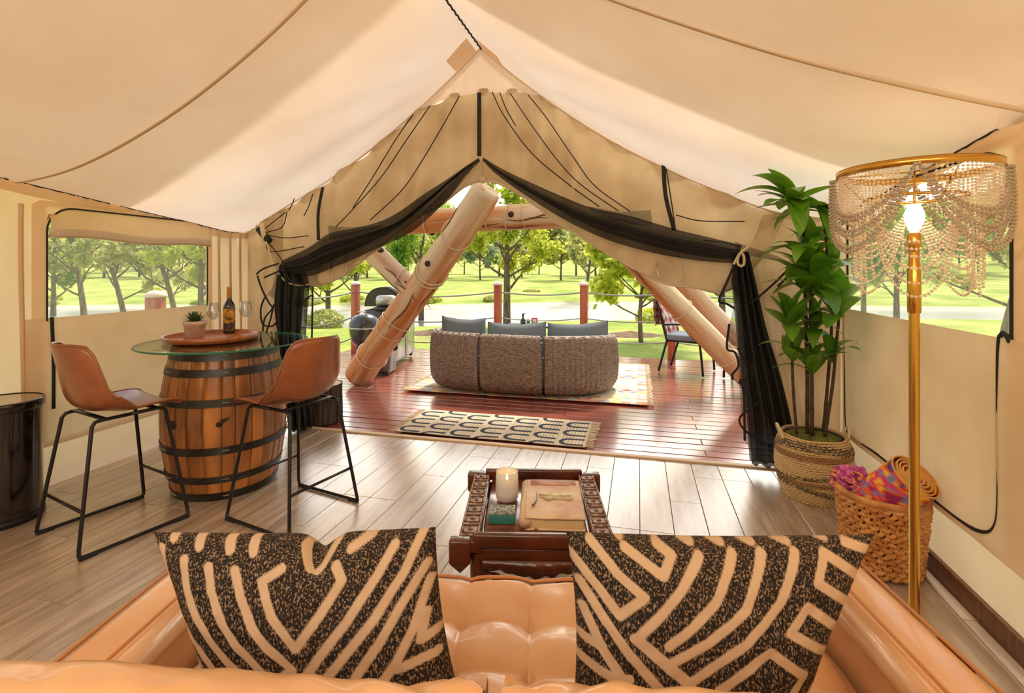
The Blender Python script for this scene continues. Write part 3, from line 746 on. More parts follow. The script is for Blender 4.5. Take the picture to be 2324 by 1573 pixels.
for z, h in ((.025, .05), (.135, .042), (.315, .045), (.60, .045), (.775, .045), (.875, .06)):
    z0, z1 = max(.0, z-h/2), min(BH, z+h/2)
    hb = MB().lathe([(brad(z0)+.001, z0), (brad(z0)+.0055, z0), (brad(z1)+.0055, z1), (brad(z1)+.001, z1)], n=64).build('hoop', M_hoop, bar, angle=.6)
    rv = MB()
    for k in range(10):
        a = -2.25+k*.035 if k < 5 else -1.2+k*.02
        p = Vector(((brad(z)+.006)*math.cos(a), (brad(z)+.006)*math.sin(a), z)); rv.lathe([(.0001, .004), (.003, .002), (.004, 0)], p, 6)
    rv.build('rivets', M_clasp, hb)['kind'] = 'stuff'
MB().lathe([(0, BH-.03), (.28, BH-.03)], n=48).build('barrel_head', M_oak, bar)
MB().lathe([(0, .002), (.285, .002)], n=48).build('barrel_base', M_oak, bar)
def bung(a, z, r, nm):
    M = Matrix.Rotation(a, 3, 'Z') @ Matrix.Rotation(PI/2, 3, 'Y'); b = MB()
    b.lathe([(0.0001, .001), (r, .001), (r*1.0, -.01)], n=16); c = Vector((math.cos(a), math.sin(a), 0))*(brad(z)+.001)+Vector((0, 0, z))
    b.v = [tuple(M @ Vector(p)+c) for p in b.v]; b.build(nm, M_dark, bar)
bung(-1.90, .475, .026, 'bung_hole'); bung(-1.16, .475, .016, 'knot_hole')
b = MB()
for k in range(6): b.tube([Vector((math.cos(a), math.sin(a), 0))*(brad(z)+.001)+Vector((0, 0, z)) for a, z in ((-1.15+.02*k, .47+.006*k), (-1.12+.02*k, .50+.004*(k % 3)))], .006, 5)
b.build('burn_mark', M_dark, bar)
# ---- glass top
gt = tag(empty('glass_table_top', (BX, BY, BH)), 'round clear glass table top with green edge resting on the barrel', 'table top')
GR = .50
MB().lathe([(0, 0), (GR-.003, 0)], n=96).build('glass_face', M_glass, gt, smooth=False)
MB().lathe([(0, .010), (GR-.003, .010)], n=96).build('glass_face', M_glass, gt, smooth=False)
MB().lathe([(GR-.003, 0), (GR, .003), (GR, .007), (GR-.003, .010)], n=96).build('polished_edge', M_glassedge, gt)
GZ = BH+.011
# ---- tray
TX, TY = -2.005, 3.39
tr = tag(empty('serving_tray', (TX, TY, GZ)), 'round wooden serving tray with raised rim on the glass top', 'tray')
MB().lathe([(0, 0), (.262, 0), (.275, .004), (.283, .02), (.286, .036), (.280, .038), (.272, .034), (.266, .012), (0, .010)], n=72).build('tray_body', M_tray, tr)
TZ = GZ+.011
# ---- bottle
def at_tray(px, py): p = PF(px, py, TZ); return (p.x, p.y, TZ)
bt = tag(empty('wine_bottle', at_tray(520, 757)), 'dark green wine bottle with gold label and foil between the two glasses', 'bottle')
MB().lathe([(0, .0), (.034, .0), (.038, .005), (.038, .19), (.036, .205), (.026, .225), (.0165, .24), (.0145, .26), (.0145, .325), (0, .327)], n=28).build('bottle_body', M_bottle, bt)
MB().lathe([(.0150, .258), (.0158, .26), (.0158, .325), (.0165, .327), (.0165, .335), (.013, .336), (0, .336)], n=24).build('foil_capsule', M_foil, bt)
MB().lathe([(.0386, .075), (.0388, .076), (.0388, .178), (.0386, .179)], n=28, a0=-2.6, a1=.6).build('label', M_labelg, bt)
MB().lathe([(.0386, .02), (.0388, .021), (.0388, .07), (.0386, .071)], n=28, a0=-2.6, a1=.6).build('lower_label', mat('dark_label', S(52, 28, 16), .5, col2=S(120, 90, 60), scale=50, lo=.5, hi=.6), bt)
# ---- glasses
def wglass(loc, lab):
    g = tag(empty('wine_glass', loc), lab, 'glass', 'wine glasses on the tray')
    MB().lathe([(0, .098), (.012, .102), (.034, .124), (.043, .142), (.042, .165), (.036, .200), (.031, .222), (.030, .222), (.035, .199), (.041, .165), (.042, .142), (.033, .126), (.010, .104), (0, .101)], n=32).build('bowl', M_wineglass, g)
    MB().lathe([(.0045, .004), (.0035, .02), (.0034, .08), (.006, .098)], n=12).build('stem', M_wineglass, g)
    MB().lathe([(0, 0), (.034, 0), (.035, .0015), (.02, .003), (.005, .006), (0, .007)], n=32).build('foot', M_wineglass, g)
wglass(at_tray(484, 758), 'stemmed wine glass left of the bottle, beside the small succulent')
wglass(at_tray(557, 750), 'stemmed wine glass right of the bottle near the tray rim')
# ---- succulent
sp = tag(empty('potted_succulent', at_tray(442, 765)), 'spiky green succulent in a whitewashed clay pot on the tray', 'potted plant')
MB().lathe([(0, 0), (.050, 0), (.054, .004), (.066, .082), (.071, .084), (.073, .108), (.069, .110), (.066, .1), (0, .098)], n=36).build('pot', M_clay, sp)
MB().lathe([(0, .100), (.066, .1)], n=20).build('soil', M_soil, sp)
lf = MB(); n = 7; rows = []
for i in range(n):
    t = i/(n-1); w = .010*(1-t)**.7+.0006; rows.append([(-w, t*.1, .004*(1-t)+.012*t*t), (0, t*.1, -.004*(1-t)+.012*t*t), (w, t*.1, .004*(1-t)+.012*t*t)])
lme = lf.grid(rows).build('leaf', M_succ, mesh_only=True)
for k in range(34):
    a = k*2.4; el = .25+1.15*(k/34); s = .95-.25*(k/34)
    link('leaf', lme, sp, (0, 0, .102), (el, 0, a), (1.3, s, 1))

# ---- bar stools
def make_stool():
    root = empty('bar_stool')
    # moulded leather shell
    NS, NT = 26, 17; rows = []
    prof = [(.235, -.018), (.225, -.004), (.19, .004), (.12, 0), (.0, -.008), (-.09, -.006), (-.15, .012), (-.185, .05), (-.205, .11), (-.222, .19), (-.24, .27), (-.258, .345), (-.262, .352)]
    pr = resample([Vector((0, y, z)) for y, z in prof], NS)
    wid = lambda s: .215+.02*math.sin(min(1, s/.45)*PI*.5) if s < .5 else .235-.075*((s-.5)/.5)**1.6
    for i, p in enumerate(pr):
        s = i/(NS-1); row = []
        for j in range(NT):
            t = j/(NT-1)*2-1; w = wid(s)
            if i == NS-1: w *= .9
            if i == 0: w *= .93
            x = w*t; a = abs(t)
            up = .020*a**3*(1 if s < .55 else 0)*(1-math.exp(-s*9)); fw = 0
            if .35 < s: k = min(1, (s-.35)/.2); fw = .085*a**2.2*k*(1-.25*max(0, s-.7)); up += .05*a**2.5*math.sin(min(1, max(0, (s-.3)/.4))*PI)
            rowp = Vector((x, p.y+fw, p.z+up-(.012*(a**6) if s > .93 else 0)-.012*(1-a*a)*(1 if s < .4 else 0)))
            row.append(rowp+Vector((0, 0, .665)))
        rows.append(row)
    shell = MB().grid(rows).build('seat_shell', M_stool, root, solid=.014, sub=1)
    # stitched seam round the rim
    rim = [r[0] for r in rows]+rows[-1][1:-1]+[r[-1] for r in rows][::-1]+rows[0][1:-1][::-1]
    MB().tube([p+Vector((0, 0, .001)) for p in rim], .0075, 6, closed=True).build('rim_piping', M_stool, root)
    # sled frames
    for sx in (-1, 1):
        xt, xb = .165*sx, .245*sx
        P0 = [(xb, .262), (xb, -.262)]
        pts = [Vector((xt, 0, .632)), Vector((xt, .13, .632)), Vector((xt, .155, .628)), Vector((xt+.004*sx, .17, .61)), Vector((xb-.008*sx, .248, .05)), Vector((xb-.002*sx, .25, .022)), Vector((xb, .235, .0125)), Vector((xb, .20, .011)),
               Vector((xb, -.20, .011)), Vector((xb, -.235, .0125)), Vector((xb-.002*sx, -.25, .022)), Vector((xb-.008*sx, -.248, .05)), Vector((xt+.004*sx, -.17, .61)), Vector((xt, -.155, .628)), Vector((xt, -.13, .632)), Vector((xt, 0, .632))]
        fr = MB().tube(pts, .0095, 8).build('sled_frame', M_black, root)
        for yy in (.215, -.215): MB().box((xb, yy, .008), (.024, .075, .015)).build('foot_pad', M_rubber, fr, bevel=.004)
    for yy, nm in ((1, 'foot_rest'), (-1, 'stretcher')):
        z = .215; y = yy*(.17+.078*(.61-z)/.56); x = .165+.075*(.61-z)/.56
        MB().tube([(-x, y, z), (x, y, z)], .008, 8).build(nm, M_black, root)
    for yy in (.12, -.12): MB().box((0, yy, .638), (.33, .03, .006)).build('seat_bracket', M_black, root)
    return root
s1 = make_stool(); s2 = copy_tree(s1)
def place(o, x, y, dx, dy): o.location = (x, y, 0); o.rotation_euler = (0, 0, math.atan2(-dx, dy))
place(s1, -2.162, 2.76, .29, .52); place(s2, -1.258, 2.93, -.40, .205)
tag(s1, 'brown leather bar stool at left with its back to the canvas wall, facing the barrel', 'bar stool', 'bar stools at the barrel')
tag(s2, 'brown leather bar stool right of the barrel, its backrest towards the deck', 'bar stool', 'bar stools at the barrel')
# ---- black drum at the left wall
dc = T(-3.455, 2.06)
dr = tag(empty('drum_side_table', (dc.x, dc.y, 0)), 'black lacquered drum cabinet with tinted round top at the left edge', 'side table')
MB().lathe([(0, .0), (.165, 0), (.172, .02), (.172, .60), (.176, .62)], n=48).build('body', M_black_gloss, dr)
MB().lathe([(.176, .615), (.184, .62), (.184, .66), (.180, .668), (.17, .668)], n=48).build('rim', M_black_gloss, dr)
MB().lathe([(0, .662), (.172, .664)], n=48).build('lid', M_goldtop, dr)
MB().lathe([(.17, .0), (.182, .0), (.182, .03), (.17, .035)], n=48).build('base_ring', M_black, dr)

# ---- sofa in the foreground (seen over its back)
SX, SY, SR = -.025, .62, math.radians(-3.4)
sofa = tag(empty('leather_sofa', (SX, SY, 0), SR), 'tan tufted leather sofa seen over its back, facing the deck', 'sofa')
tx = [.03+.185*k for k in range(-5, 6)]; ty = [.735-.165*k for k in range(0, 5)]
bts = np.array([(x, y) for x in tx for y in ty if abs(x) < .78])
nx, ny = 300, 170; X = np.linspace(-.79, .79, nx); Y = np.linspace(.12, .925, ny); XX, YY = np.meshgrid(X, Y)
d = np.full(XX.shape, 9.0)
for bx_, by_ in bts: d = np.minimum(d, np.hypot(XX-bx_, YY-by_))
cxx = np.abs(np.sin(PI*(XX-.03)/.185)); cyy = np.abs(np.sin(PI*(YY-.735)/.165))
cyy = np.where(YY > .735, np.minimum(1, np.sin(PI*np.clip((YY-.735)/.40, 0, .5)))**1.0, cyy)
H = .040*(.50*(cxx**.42)*(cyy**.42)+.50*(1-np.exp(-(d/.050))))-.012*np.exp(-(d/.012)**2)
H += .004*np.sin(XX*31+YY*13)*np.sin(YY*27-XX*9)*np.clip(d/.06, 0, 1)
edge = np.clip((.925-YY)/.035, 0, 1); H = H*np.sqrt(np.clip(edge, 0, 1))-.03*(1-np.sqrt(1-(1-edge)**2))
es = np.clip((.79-np.abs(XX))/.04, 0, 1); H = H*(.3+.7*es)-.02*(1-es)**2
rows = [[Vector((XX[j, i], YY[j, i], .432+H[j, i])) for i in range(nx)] for j in range(ny)]
for k, z in enumerate((.34, .26)): rows.append([Vector((X[i], .930, z)) for i in range(nx)])
MB().grid(rows).build('seat_cushion', M_sofa, sofa)
for (x, y) in bts:
    if y > .2: MB().lathe([(0, .004), (.006, .003), (.009, -.002)], (x, y, .420), 10).build('button', M_sofa, sofa)
fr_edge = [Vector((X[i], .924, .432+H[int(ny*.965), i]-.004)) for i in range(0, nx, 4)]
MB().tube(fr_edge, .0055, 6).build('front_piping', M_sofapipe, sofa)
b = MB()
for x in (tx[5],):
    i = int(np.argmin(abs(X-x)))
    for sx in (-.004, .004):
        b.tube([Vector((x+sx, YY[j, 0], .432+H[j, i]+.0008)) for j in range(int(ny*.55), ny-9)], .0012, 4)
b.build('stitching', M_sofapipe, sofa)
MB().box((0, .56, .20), (1.60, .76, .14)).build('seat_base', M_sofa, sofa, bevel=.02)
for sx in (-1, 1):
    c = merge(rbox((sx*.868, .39, .345), (.125, .92, .51), .025, 4)); c.build('arm', M_sofa, sofa)
    MB().tube([(sx*.800, -.05, .565), (sx*.800, .3, .567), (sx*.800, .84, .567)], .033, 16).build('arm_roll', M_sofa, sofa)
    for xx in (.928, .826): MB().tube([(sx*xx, -.05, .598), (sx*xx, .83, .598), (sx*xx, .85, .55), (sx*xx, .85, .15)], .0045, 6).build('arm_piping', M_sofapipe, sofa)
    for yy in (.02, .9): MB().lathe([(.02, 0), (.026, .09)], (sx*.82, yy, 0), 12).build('foot', M_redwood, sofa)
# back cushions
def back_cushion(x0, x1, sg):
    rows = []; nxx = 130; na = 30
    for i in range(nxx):
        t = i/(nxx-1); x = x0+(x1-x0)*t; dc_ = abs(x-(.0)); k = math.exp(-dc_/.10)
        endr = min(1, dc_/.018+.35) if True else 1
        wr = .010*mn.noise(Vector((x*7, 0, sg)))*(.35+1.8*k)
        row = []
        for q in range(na):
            a = -.9+4.6*q/(na-1)       # from the front foot of the cushion over the crest to the rear
            r = .092*(math.sqrt(endr))
            cx_, cz_ = -.0, .772+.004*math.sin(x*9)+.010*k*(1 if sg > 0 else -.2)
            if a < 0: p = Vector((x, .092+.02*(-a), cz_+a*.36)); n_ = Vector((0, 1, 0))
            elif a < PI: n_ = Vector((0, math.cos(a), math.sin(a))); p = Vector((x, cx_, cz_))+n_*r
            else: p = Vector((x, -.092, cz_-(a-PI)*.6)); n_ = Vector((0, -1, 0))
            f = .011*k*math.sin(a*9+x*70*sg)+.004*mn.noise(Vector((x*22, a*3, 2)))*(.6+1.5*k)+.006*mn.noise(Vector((x*5, a*2.5, 7)))
            row.append(p+n_*(f+wr))
        rows.append(row)
    o = MB().grid(rows).build('back_cushion', M_sofa, sofa)
    pp = []
    for i in range(0, nxx, 2):
        row = rows[i]; t = i/(nxx-1); x = x0+(x1-x0)*t; k = math.exp(-abs(x)/.08)
        q = 5.9+ (2.18+.10*math.sin(x*5)+.25*k+.04*math.sin(x*40)*k)/(4.6)*(na-1)
        q = min(na-2, q); j = int(q); pp.append(row[j].lerp(row[j+1], q-j)+Vector((0, -.001, .003)))
    MB().tube(pp, .0055, 8).build('piping', M_sofapipe, o)
back_cushion(-.93, -.012, -1); back_cushion(.93, .012, 1)

# ---- patterned cushions on the sofa
def seg_dist(Pt, poly):
    d = np.full(len(Pt), 1e9)
    for a, b in zip(poly, poly[1:]):
        a = np.array(a, float); b = np.array(b, float); ab = b-a; t = np.clip(((Pt-a)@ab)/(ab@ab), 0, 1); d = np.minimum(d, np.hypot(*(Pt-a-t[:, None]*ab).T))
    return d
M_pillow = printmat('block_print_cotton', S(34, 30, 27), S(140, 116, 92), S(190, 164, 136), fleck=300, stretch=(1, 1, .55))
def pillow(lab, TL, TRr, BL, BR, quad, stripes, half, seed, extra=()):
    c = (TL+TRr+BL+BR)/4; half = half*.82; root = tag(empty('throw_pillow', c), lab, 'pillow', 'patterned pillows on the leather sofa')
    nu, nv = 230, 150; A, B = np.meshgrid(np.linspace(0, 1, nu), np.linspace(0, 1, nv))
    nrm = (TRr-TL).cross(BL-TL).normalized()
    if nrm.y > 0: nrm = -nrm
    for side, nm in ((1, 'cover'), (-1, 'cover')):
        vs = []
        for j in range(nv):
            for i in range(nu):
                a, b_ = A[j, i], B[j, i]
                # pinched edges
                pin_x = .030*math.sin(b_*PI); pin_y = .035*math.sin(a*PI)
                a2 = a+(pin_x*(1-2*a)); b2 = b_+(pin_y*(1-2*b_))*(.6)
                p = TL.lerp(TRr, a2).lerp(BL.lerp(BR, a2), b2)
                ea = max(0, 1-abs(2*a-1)**3.2); eb = max(0, 1-abs(2*b_-1)**3.0)
                th_ = .082*(ea**.55)*(eb**.55)
                fold = .006*mn.noise(Vector((a*5+seed, b_*4, 1)))+.003*mn.noise(Vector((a*16, b_*14, seed)))
                dent = -.03*math.exp(-((a-.60)/.05)**2-((b_-.03)/.10)**2) if seed == 1 else 0
                p = p+nrm*side*(th_+fold*min(1, th_*30))+Vector((0, 0, dent*1.0))
                vs.append(p)
        fs = [(j*nu+i, j*nu+i+1, (j+1)*nu+i+1, (j+1)*nu+i) for j in range(nv-1) for i in range(nu-1)]
        o = MB().add(vs, fs).build(nm, M_pillow, root, origin=c)
        q = np.array(quad, float); a = A.ravel()[:, None]; b_ = B.ravel()[:, None]
        Pt = (q[0]*(1-a)+q[1]*a)*(1-b_)+(q[3]*(1-a)+q[2]*a)*b_
        dm_ = np.full(len(Pt), 1e9)
        for st in stripes: dm_ = np.minimum(dm_, seg_dist(Pt, st))
        val = np.clip((half-dm_)/5+.5, 0, 1)
        setattr_f(o.data, 'print', val)
    e = [TL.lerp(TRr, t/20) for t in range(21)]
    return root
Lst = [[(115, 190), (130, 350), (210, 600), (330, 800), (480, 960), (640, 1110), (800, 1260)], [(335, 245), (355, 400), (440, 620), (560, 800), (700, 950), (850, 1100), (1000, 1260)],
       [(540, 275), (580, 440), (680, 680), (790, 830), (940, 980), (1070, 1100)], [(740, 290), (800, 450), (900, 680), (1020, 830), (1200, 995), (1070, 1085)],
       [(1090, 270), (955, 360), (1050, 600), (1230, 835), (1400, 600), (1545, 355), (1480, 240)], [(1890, 140), (1800, 330), (1600, 650), (1400, 900), (1310, 1025), (1430, 1060)],
       [(2085, 60), (1990, 330), (1800, 640), (1600, 880), (1420, 1090)], [(2145, 300), (1990, 560), (1850, 800), (1700, 1000), (1600, 1150)], [(2180, 420), (2080, 750), (1960, 960), (1850, 1100), (1700, 1300)],
       [(1960, 1010), (2250, 950)], [(2170, 650), (2130, 840), (2250, 800)], [(190, 60), (205, 110)], [(395, 70), (430, 150)], [(630, 80), (670, 160)], [(820, 90), (850, 170)],
       [(1210, 95), (1290, 235)], [(1440, 80), (1340, 240)], [(1700, 65), (1570, 150)],
       [(60, 400), (200, 800), (400, 1060)], [(1240, 1300), (1000, 1500), (1500, 1500)], [(600, 1350), (900, 1650)], [(1900, 1300), (1500, 1700)]]
Rst = [[(215, 150), (380, 360), (545, 490), (365, 630), (210, 440), (60, 260)], [(455, 180), (690, 345), (775, 215), (690, 150)], [(965, 215), (800, 440), (480, 770), (700, 940), (850, 1070)],
       [(1205, 200), (1050, 500), (880, 680), (700, 810)], [(1410, 200), (1250, 560), (980, 790), (710, 930)], [(1645, 200), (1500, 520), (1250, 790), (850, 1070)], [(460, 770), (860, 1085)],
       [(100, 440), (250, 660), (420, 880), (640, 1110), (800, 1260)], [(110, 620), (240, 880), (400, 1080)], [(90, 825), (240, 865)], [(90, 985), (340, 1070), (430, 1060)],
       [(2150, 430), (1855, 215), (1770, 400), (2090, 620)], [(1990, 780), (1690, 560), (1570, 735), (1920, 950)], [(1060, 1120), (1420, 860), (1690, 1055), (1600, 1180)], [(2040, 165), (2240, 250)],
       [(480, 50), (430, 110)], [(800, 60), (930, 130)], [(980, 50), (1150, 130)], [(1200, 50), (1370, 130)], [(1450, 60), (1620, 130)], [(1800, 80), (1900, 120)], [(100, 1250), (500, 1550)], [(1000, 1300), (1400, 1600)], [(1800, 1200), (1500, 1500)]]
pillow('black and beige pillow with nested V print, left of the tufted gap', P(348, 1207, 1.07), P(988, 1196, 1.07), P(505, 1690, 1.0), P(1072, 1690, 1.0),
       [(20, 90), (2165, 60), (2420, 1700), (550, 1700)], Lst, 42, 1)
pillow('black and beige pillow with crossing diagonal band print, right of the tufted gap', P(1285, 1206, 1.07), P(1985, 1212, 1.05), P(1296, 1690, 1.0), P(1792, 1690, .98),
       [(50, 118), (2275, 135), (1665, 1650), (85, 1650)], Rst, 42, 2)

# ---- carved coffee table
CTX, CTY, CTR = .093, 2.055, math.radians(-1.5)
ct = tag(empty('carved_coffee_table', (CTX, CTY, 0), CTR), 'dark carved wooden coffee table with square tile rails in front of the sofa', 'coffee table')
W2, D2, ZT = .272, .285, .45
for sx in (-1, 1):
    rl = MB().box((sx*(W2-.035), 0, ZT-.02), (.078, 2*D2+.03, .04)).build('side_rail', M_redwood, ct, bevel=.004)
    for k in range(7):
        y = -D2+.055+k*(2*D2-.105)/6; b = MB()
        b.box((sx*(W2-.035), y, ZT+.004), (.068, .066, .010))
        tl = b.build('carved_tile', M_tile, rl, bevel=.003)
        b = MB()
        for dx, dy, ax, ay in ((0, .026, .056, .004), (0, -.026, .056, .004), (.026, 0, .004, .056), (-.026, 0, .004, .056)): b.box((sx*(W2-.035)+dx, y+dy, ZT+.010), (ax, ay, .005))
        m_ = random.choice([0, 1, 2])
        b.lathe([(0, .004), (.008, .003), (.012, 0)], (sx*(W2-.035), y, ZT+.009), 4+m_)
        b.build('relief', M_redwood, ct)
for sy in (-1, 1):
    MB().box((0, sy*(D2-.0), ZT+.0), (2*W2-.10, .03, .05)).build('end_rail', M_redwood, ct, bevel=.008)
    ap = MB().box((0, sy*(D2-.012), ZT-.055), (2*W2-.12, .02, .045)).build('apron', M_redwood, ct, bevel=.004)
    # carved pendants below the apron
    pts = []
    n = 60; rows = []
    for i in range(n):
        t = i/(n-1); x = -W2+.08+(2*W2-.16)*t; c = abs(t-.5)*2
        dz = .018+.03*max(0, math.cos((t-.5)*PI*1.1))**2*(1+.35*math.sin(t*40)) + .012*abs(math.sin(t*18))
        rows.append([Vector((x, sy*(D2-.006), ZT-.072)), Vector((x, sy*(D2-.006), ZT-.080-dz*.9))])
    MB().grid(rows).build('carved_fringe', M_redwood, ct, solid=.018)
    for sx in (-1, 1):
        MB().box((sx*(W2-.005), sy*(D2+.005), ZT-.035), (.075, .045, .085)).build('corner_block', M_redwood, ct, bevel=.008)
        MB().add([Vector((sx*(W2-.005)+a*.03, sy*(D2+.005)+b_*.018, ZT-.078)) for a, b_ in ((-1, -1), (1, -1), (1, 1), (-1, 1))]+[Vector((sx*(W2-.005), sy*(D2+.005), ZT-.115))], [(0, 1, 4), (1, 2, 4), (2, 3, 4), (3, 0, 4)]).build('corner_pendant', M_redwood, ct, smooth=False)
        MB().lathe([(.020, 0), (.024, .03), (.018, .06), (.026, .12), (.022, .2), (.028, .3), (.030, ZT-.05)], (sx*(W2-.065), sy*(D2-.03), 0), 16).build('leg', M_redwood, ct)
for sx in (-1, 1):
    MB().box((sx*.0985, 0, ZT-.022), (.185, 2*D2-.03, .012)).build('top_panel', M_tablepanel, ct, bevel=.002)
MB().box((0, 0, ZT-.016), (.012, 2*D2-.03, .014)).build('divider', M_redwood, ct)
# twisted x brace under the top
for sx in (-1, 1):
    for sy in (-1, 1):
        pts = [Vector((sx*.19*(1-2*t), sy*(D2-.03), .12+.20*t+.02*math.sin(t*PI))) for t in [k/30 for k in range(31)]]
        MB().tube(pts, [.012+.003*math.sin(k*1.5) for k in range(31)], 8).build('cross_brace', M_redwood, ct)
MB().box((0, 0, .115), (2*W2-.14, 2*D2-.08, .016)).build('lower_shelf', mat('shelf_cloth', S(214, 200, 182), .9, col2=S(190, 170, 150), scale=30, bump=.4), ct, bevel=.003)
TT = ZT-.015
cn = tag(empty('candle', (PF(1151, 1116, TT).x, 2.125, TT)), 'lit candle in a frosted white glass on the carved table', 'candle')
MB().lathe([(0, 0), (.040, 0), (.047, .008), (.048, .03), (.047, .095), (.045, .118), (.043, .118), (.0445, .095), (.045, .03), (.040, .012), (0, .010)], n=40).build('glass_cup', M_candle, cn)
MB().lathe([(0, .068), (.0435, .070), (.0435, .014), (0, .012)], n=32).build('wax', M_wax, cn)
MB().tube([(0, 0, .067), (0, 0, .080)], .0012, 5).build('wick', M_dark, cn)
MB().lathe([(.0002, .078), (.005, .084), (.0055, .089), (.0025, .100), (.0002, .106)], n=10).build('flame', M_flame, cn)
bx = tag(empty('trinket_box', (PF(1140, 1165, TT).x, 1.945, TT), math.radians(-3)), 'small teal box with a printed grey lid in front of the candle', 'box')
MB().box((0, 0, .018), (.098, .068, .036)).build('box_body', M_teal, bx, bevel=.003)
MB().box((0, 0, .040), (.101, .071, .008)).build('lid', mat('box_lid', S(150, 156, 152), .4, col2=S(90, 100, 102), scale=60, lo=.45, hi=.55), bx, bevel=.002)
MB().box((0, 0, .0445), (.090, .060, .001)).build('lid_print', mat('box_print', S(176, 178, 172), .5, col2=S(96, 104, 110), scale=90, lo=.48, hi=.52), bx)
bk = tag(empty('leather_journal', (.168, 2.03, TT+.0), math.radians(-3)), 'large pale leather bound journal with ornate clasp on the carved table', 'book')
MB().box((0, 0, .026), (.208, .318, .040)).build('page_block', M_page, bk, bevel=.002)
rows = []
for i in range(40):
    t = i/39; rows.append([Vector((-.112+.224*t, -.17+.34*j/39, .049+.0045*mn.noise(Vector((t*4, j*.12, 3)))-.004*(max(abs(t-.5)*2, abs(j/39-.5)*2)**8))) for j in range(40)])
MB().grid(rows).build('cover', M_book, bk, solid=.005)
MB().box((0, 0, .003), (.222, .336, .006)).build('rear_cover', M_book, bk, bevel=.002)
MB().tube([(-.112, -.168, .026), (-.112, .168, .026)], .0215, 10).build('spine', M_book, bk)
MB().box((0, .135, .0525), (.19, .05, .0015)).build('stained_band', mat('wine_stain', S(150, 96, 96), .6, col2=S(200, 160, 140), scale=14), bk)
b = MB()
for k in range(9): b.lathe([(0, .004), (.012+.004*(k % 3), .003), (.016+.004*(k % 3), 0)], (-.045+.0125*k, -.0+.010*math.sin(k*2.1), .0535), 10)
b.tube([(-.06, .005, .056), (.07, -.003, .056)], .005, 6)
b.build('ornate_clasp', M_clasp, bk)
MB().tube(resample([(-.07, .03, .056), (-.068, -.02, .057), (-.074, -.055, .056), (-.085, -.09, .056)], 20), [.002]*12+[.0035]*8, 6).build('cord_tassel', M_redwood, bk)

# ---- pale woven mat partly under the coffee table is hidden; small textured hide edge
# ---- woven basket with the tall dracaena
def setcol(o, f):
    vs = np.empty(len(o.data.vertices)*3, dtype=np.float32); o.data.vertices.foreach_get('co', vs); vs = vs.reshape(-1, 3); setattr_c(o.data, 'print_col', f(vs))
def lin(*c): return np.array(S(*c)[:3])
PX_, PY_ = 1.86, 3.13
pb = tag(empty('potted_dracaena', (PX_, PY_, 0)), 'tall leafy dracaena in a striped seagrass basket by the netting', 'potted plant')
def coil(prof_r, H_, rows_n, amp, nseg, strand, phase=.5, z0=0):
    b = MB()
    for k in range(rows_n):
        z = z0+H_*(k+.5)/rows_n; pts = []
        for i in range(nseg):
            a = 2*PI*i/nseg; r = prof_r(z)+amp*math.cos(a*nseg/4+PI*(k % 2)); pts.append(Vector((r*math.cos(a), r*math.sin(a), z+.002*math.sin(a*5+k))))
        b.tube(pts, strand, 5, closed=True)
    return b
pr_ = lambda z: .148+.060*math.sin(min(1, (z+.03)/.30)*PI*.62) if z < .30 else .206-.045*((z-.30)/.1)**1.3
o = coil(pr_, .385, 30, .0028, 176, .0078).build('woven_body', M_seagrass, pb); o['kind'] = 'stuff'
def sg(vs):
    z = vs[:, 2]; a = np.arctan2(vs[:, 1], vs[:, 0]); tan_ = lin(206, 178, 132); dk = lin(92, 78, 66); br = lin(158, 122, 84)
    rnd = np.sin(a*88+z*900)*.5+.5+np.sin(a*37+z*400)*.3
    band = ((np.abs(z-.335-.012*np.sin(a*2)) < .022) | (np.abs(z-.09-.02*np.sin(a*2+1)) < .016) | (np.abs(z-.17-.03*np.sin(a+2)) < .012)) & (rnd > .35)
    c = np.where(band[:, None], dk, tan_); b2 = (np.abs(z-.285) < .02)|(np.abs(z-.13) < .014); c = np.where((b2 & ~band)[:, None], br, c)
    return c*(.82+.25*rnd[:, None])
setcol(o, sg)
MB().lathe([(0, .01), (.135, .01), (.15, .05), (.195, .2), (.19, .3), (.155, .375), (.14, .36), (0, .355)], n=40).build('liner', M_dark, pb)
b = MB(); rr = random.Random(9); rows = []
for i in range(14):
    r = .152*i/13; rows.append([Vector((r*math.cos(2*PI*k/40), r*math.sin(2*PI*k/40), .366+.016*mn.noise(Vector((r*18*math.cos(2*PI*k/40), r*18*math.sin(2*PI*k/40), 3)))+.012*(1-i/13))) for k in range(41)])
b.grid(rows).build('moss_top', M_moss, pb)
for a0 in (PI*.93, -.12):
    pts = []
    for k in range(21):
        t = k/20; aa = a0+(t-.5)*.55; r = .175+.03*math.sin(t*PI); pts.append(Vector((r*math.cos(aa), r*math.sin(aa), .33+.10*math.sin(t*PI))))
    MB().tube(pts, .009, 7).build('handle', M_rope, pb)
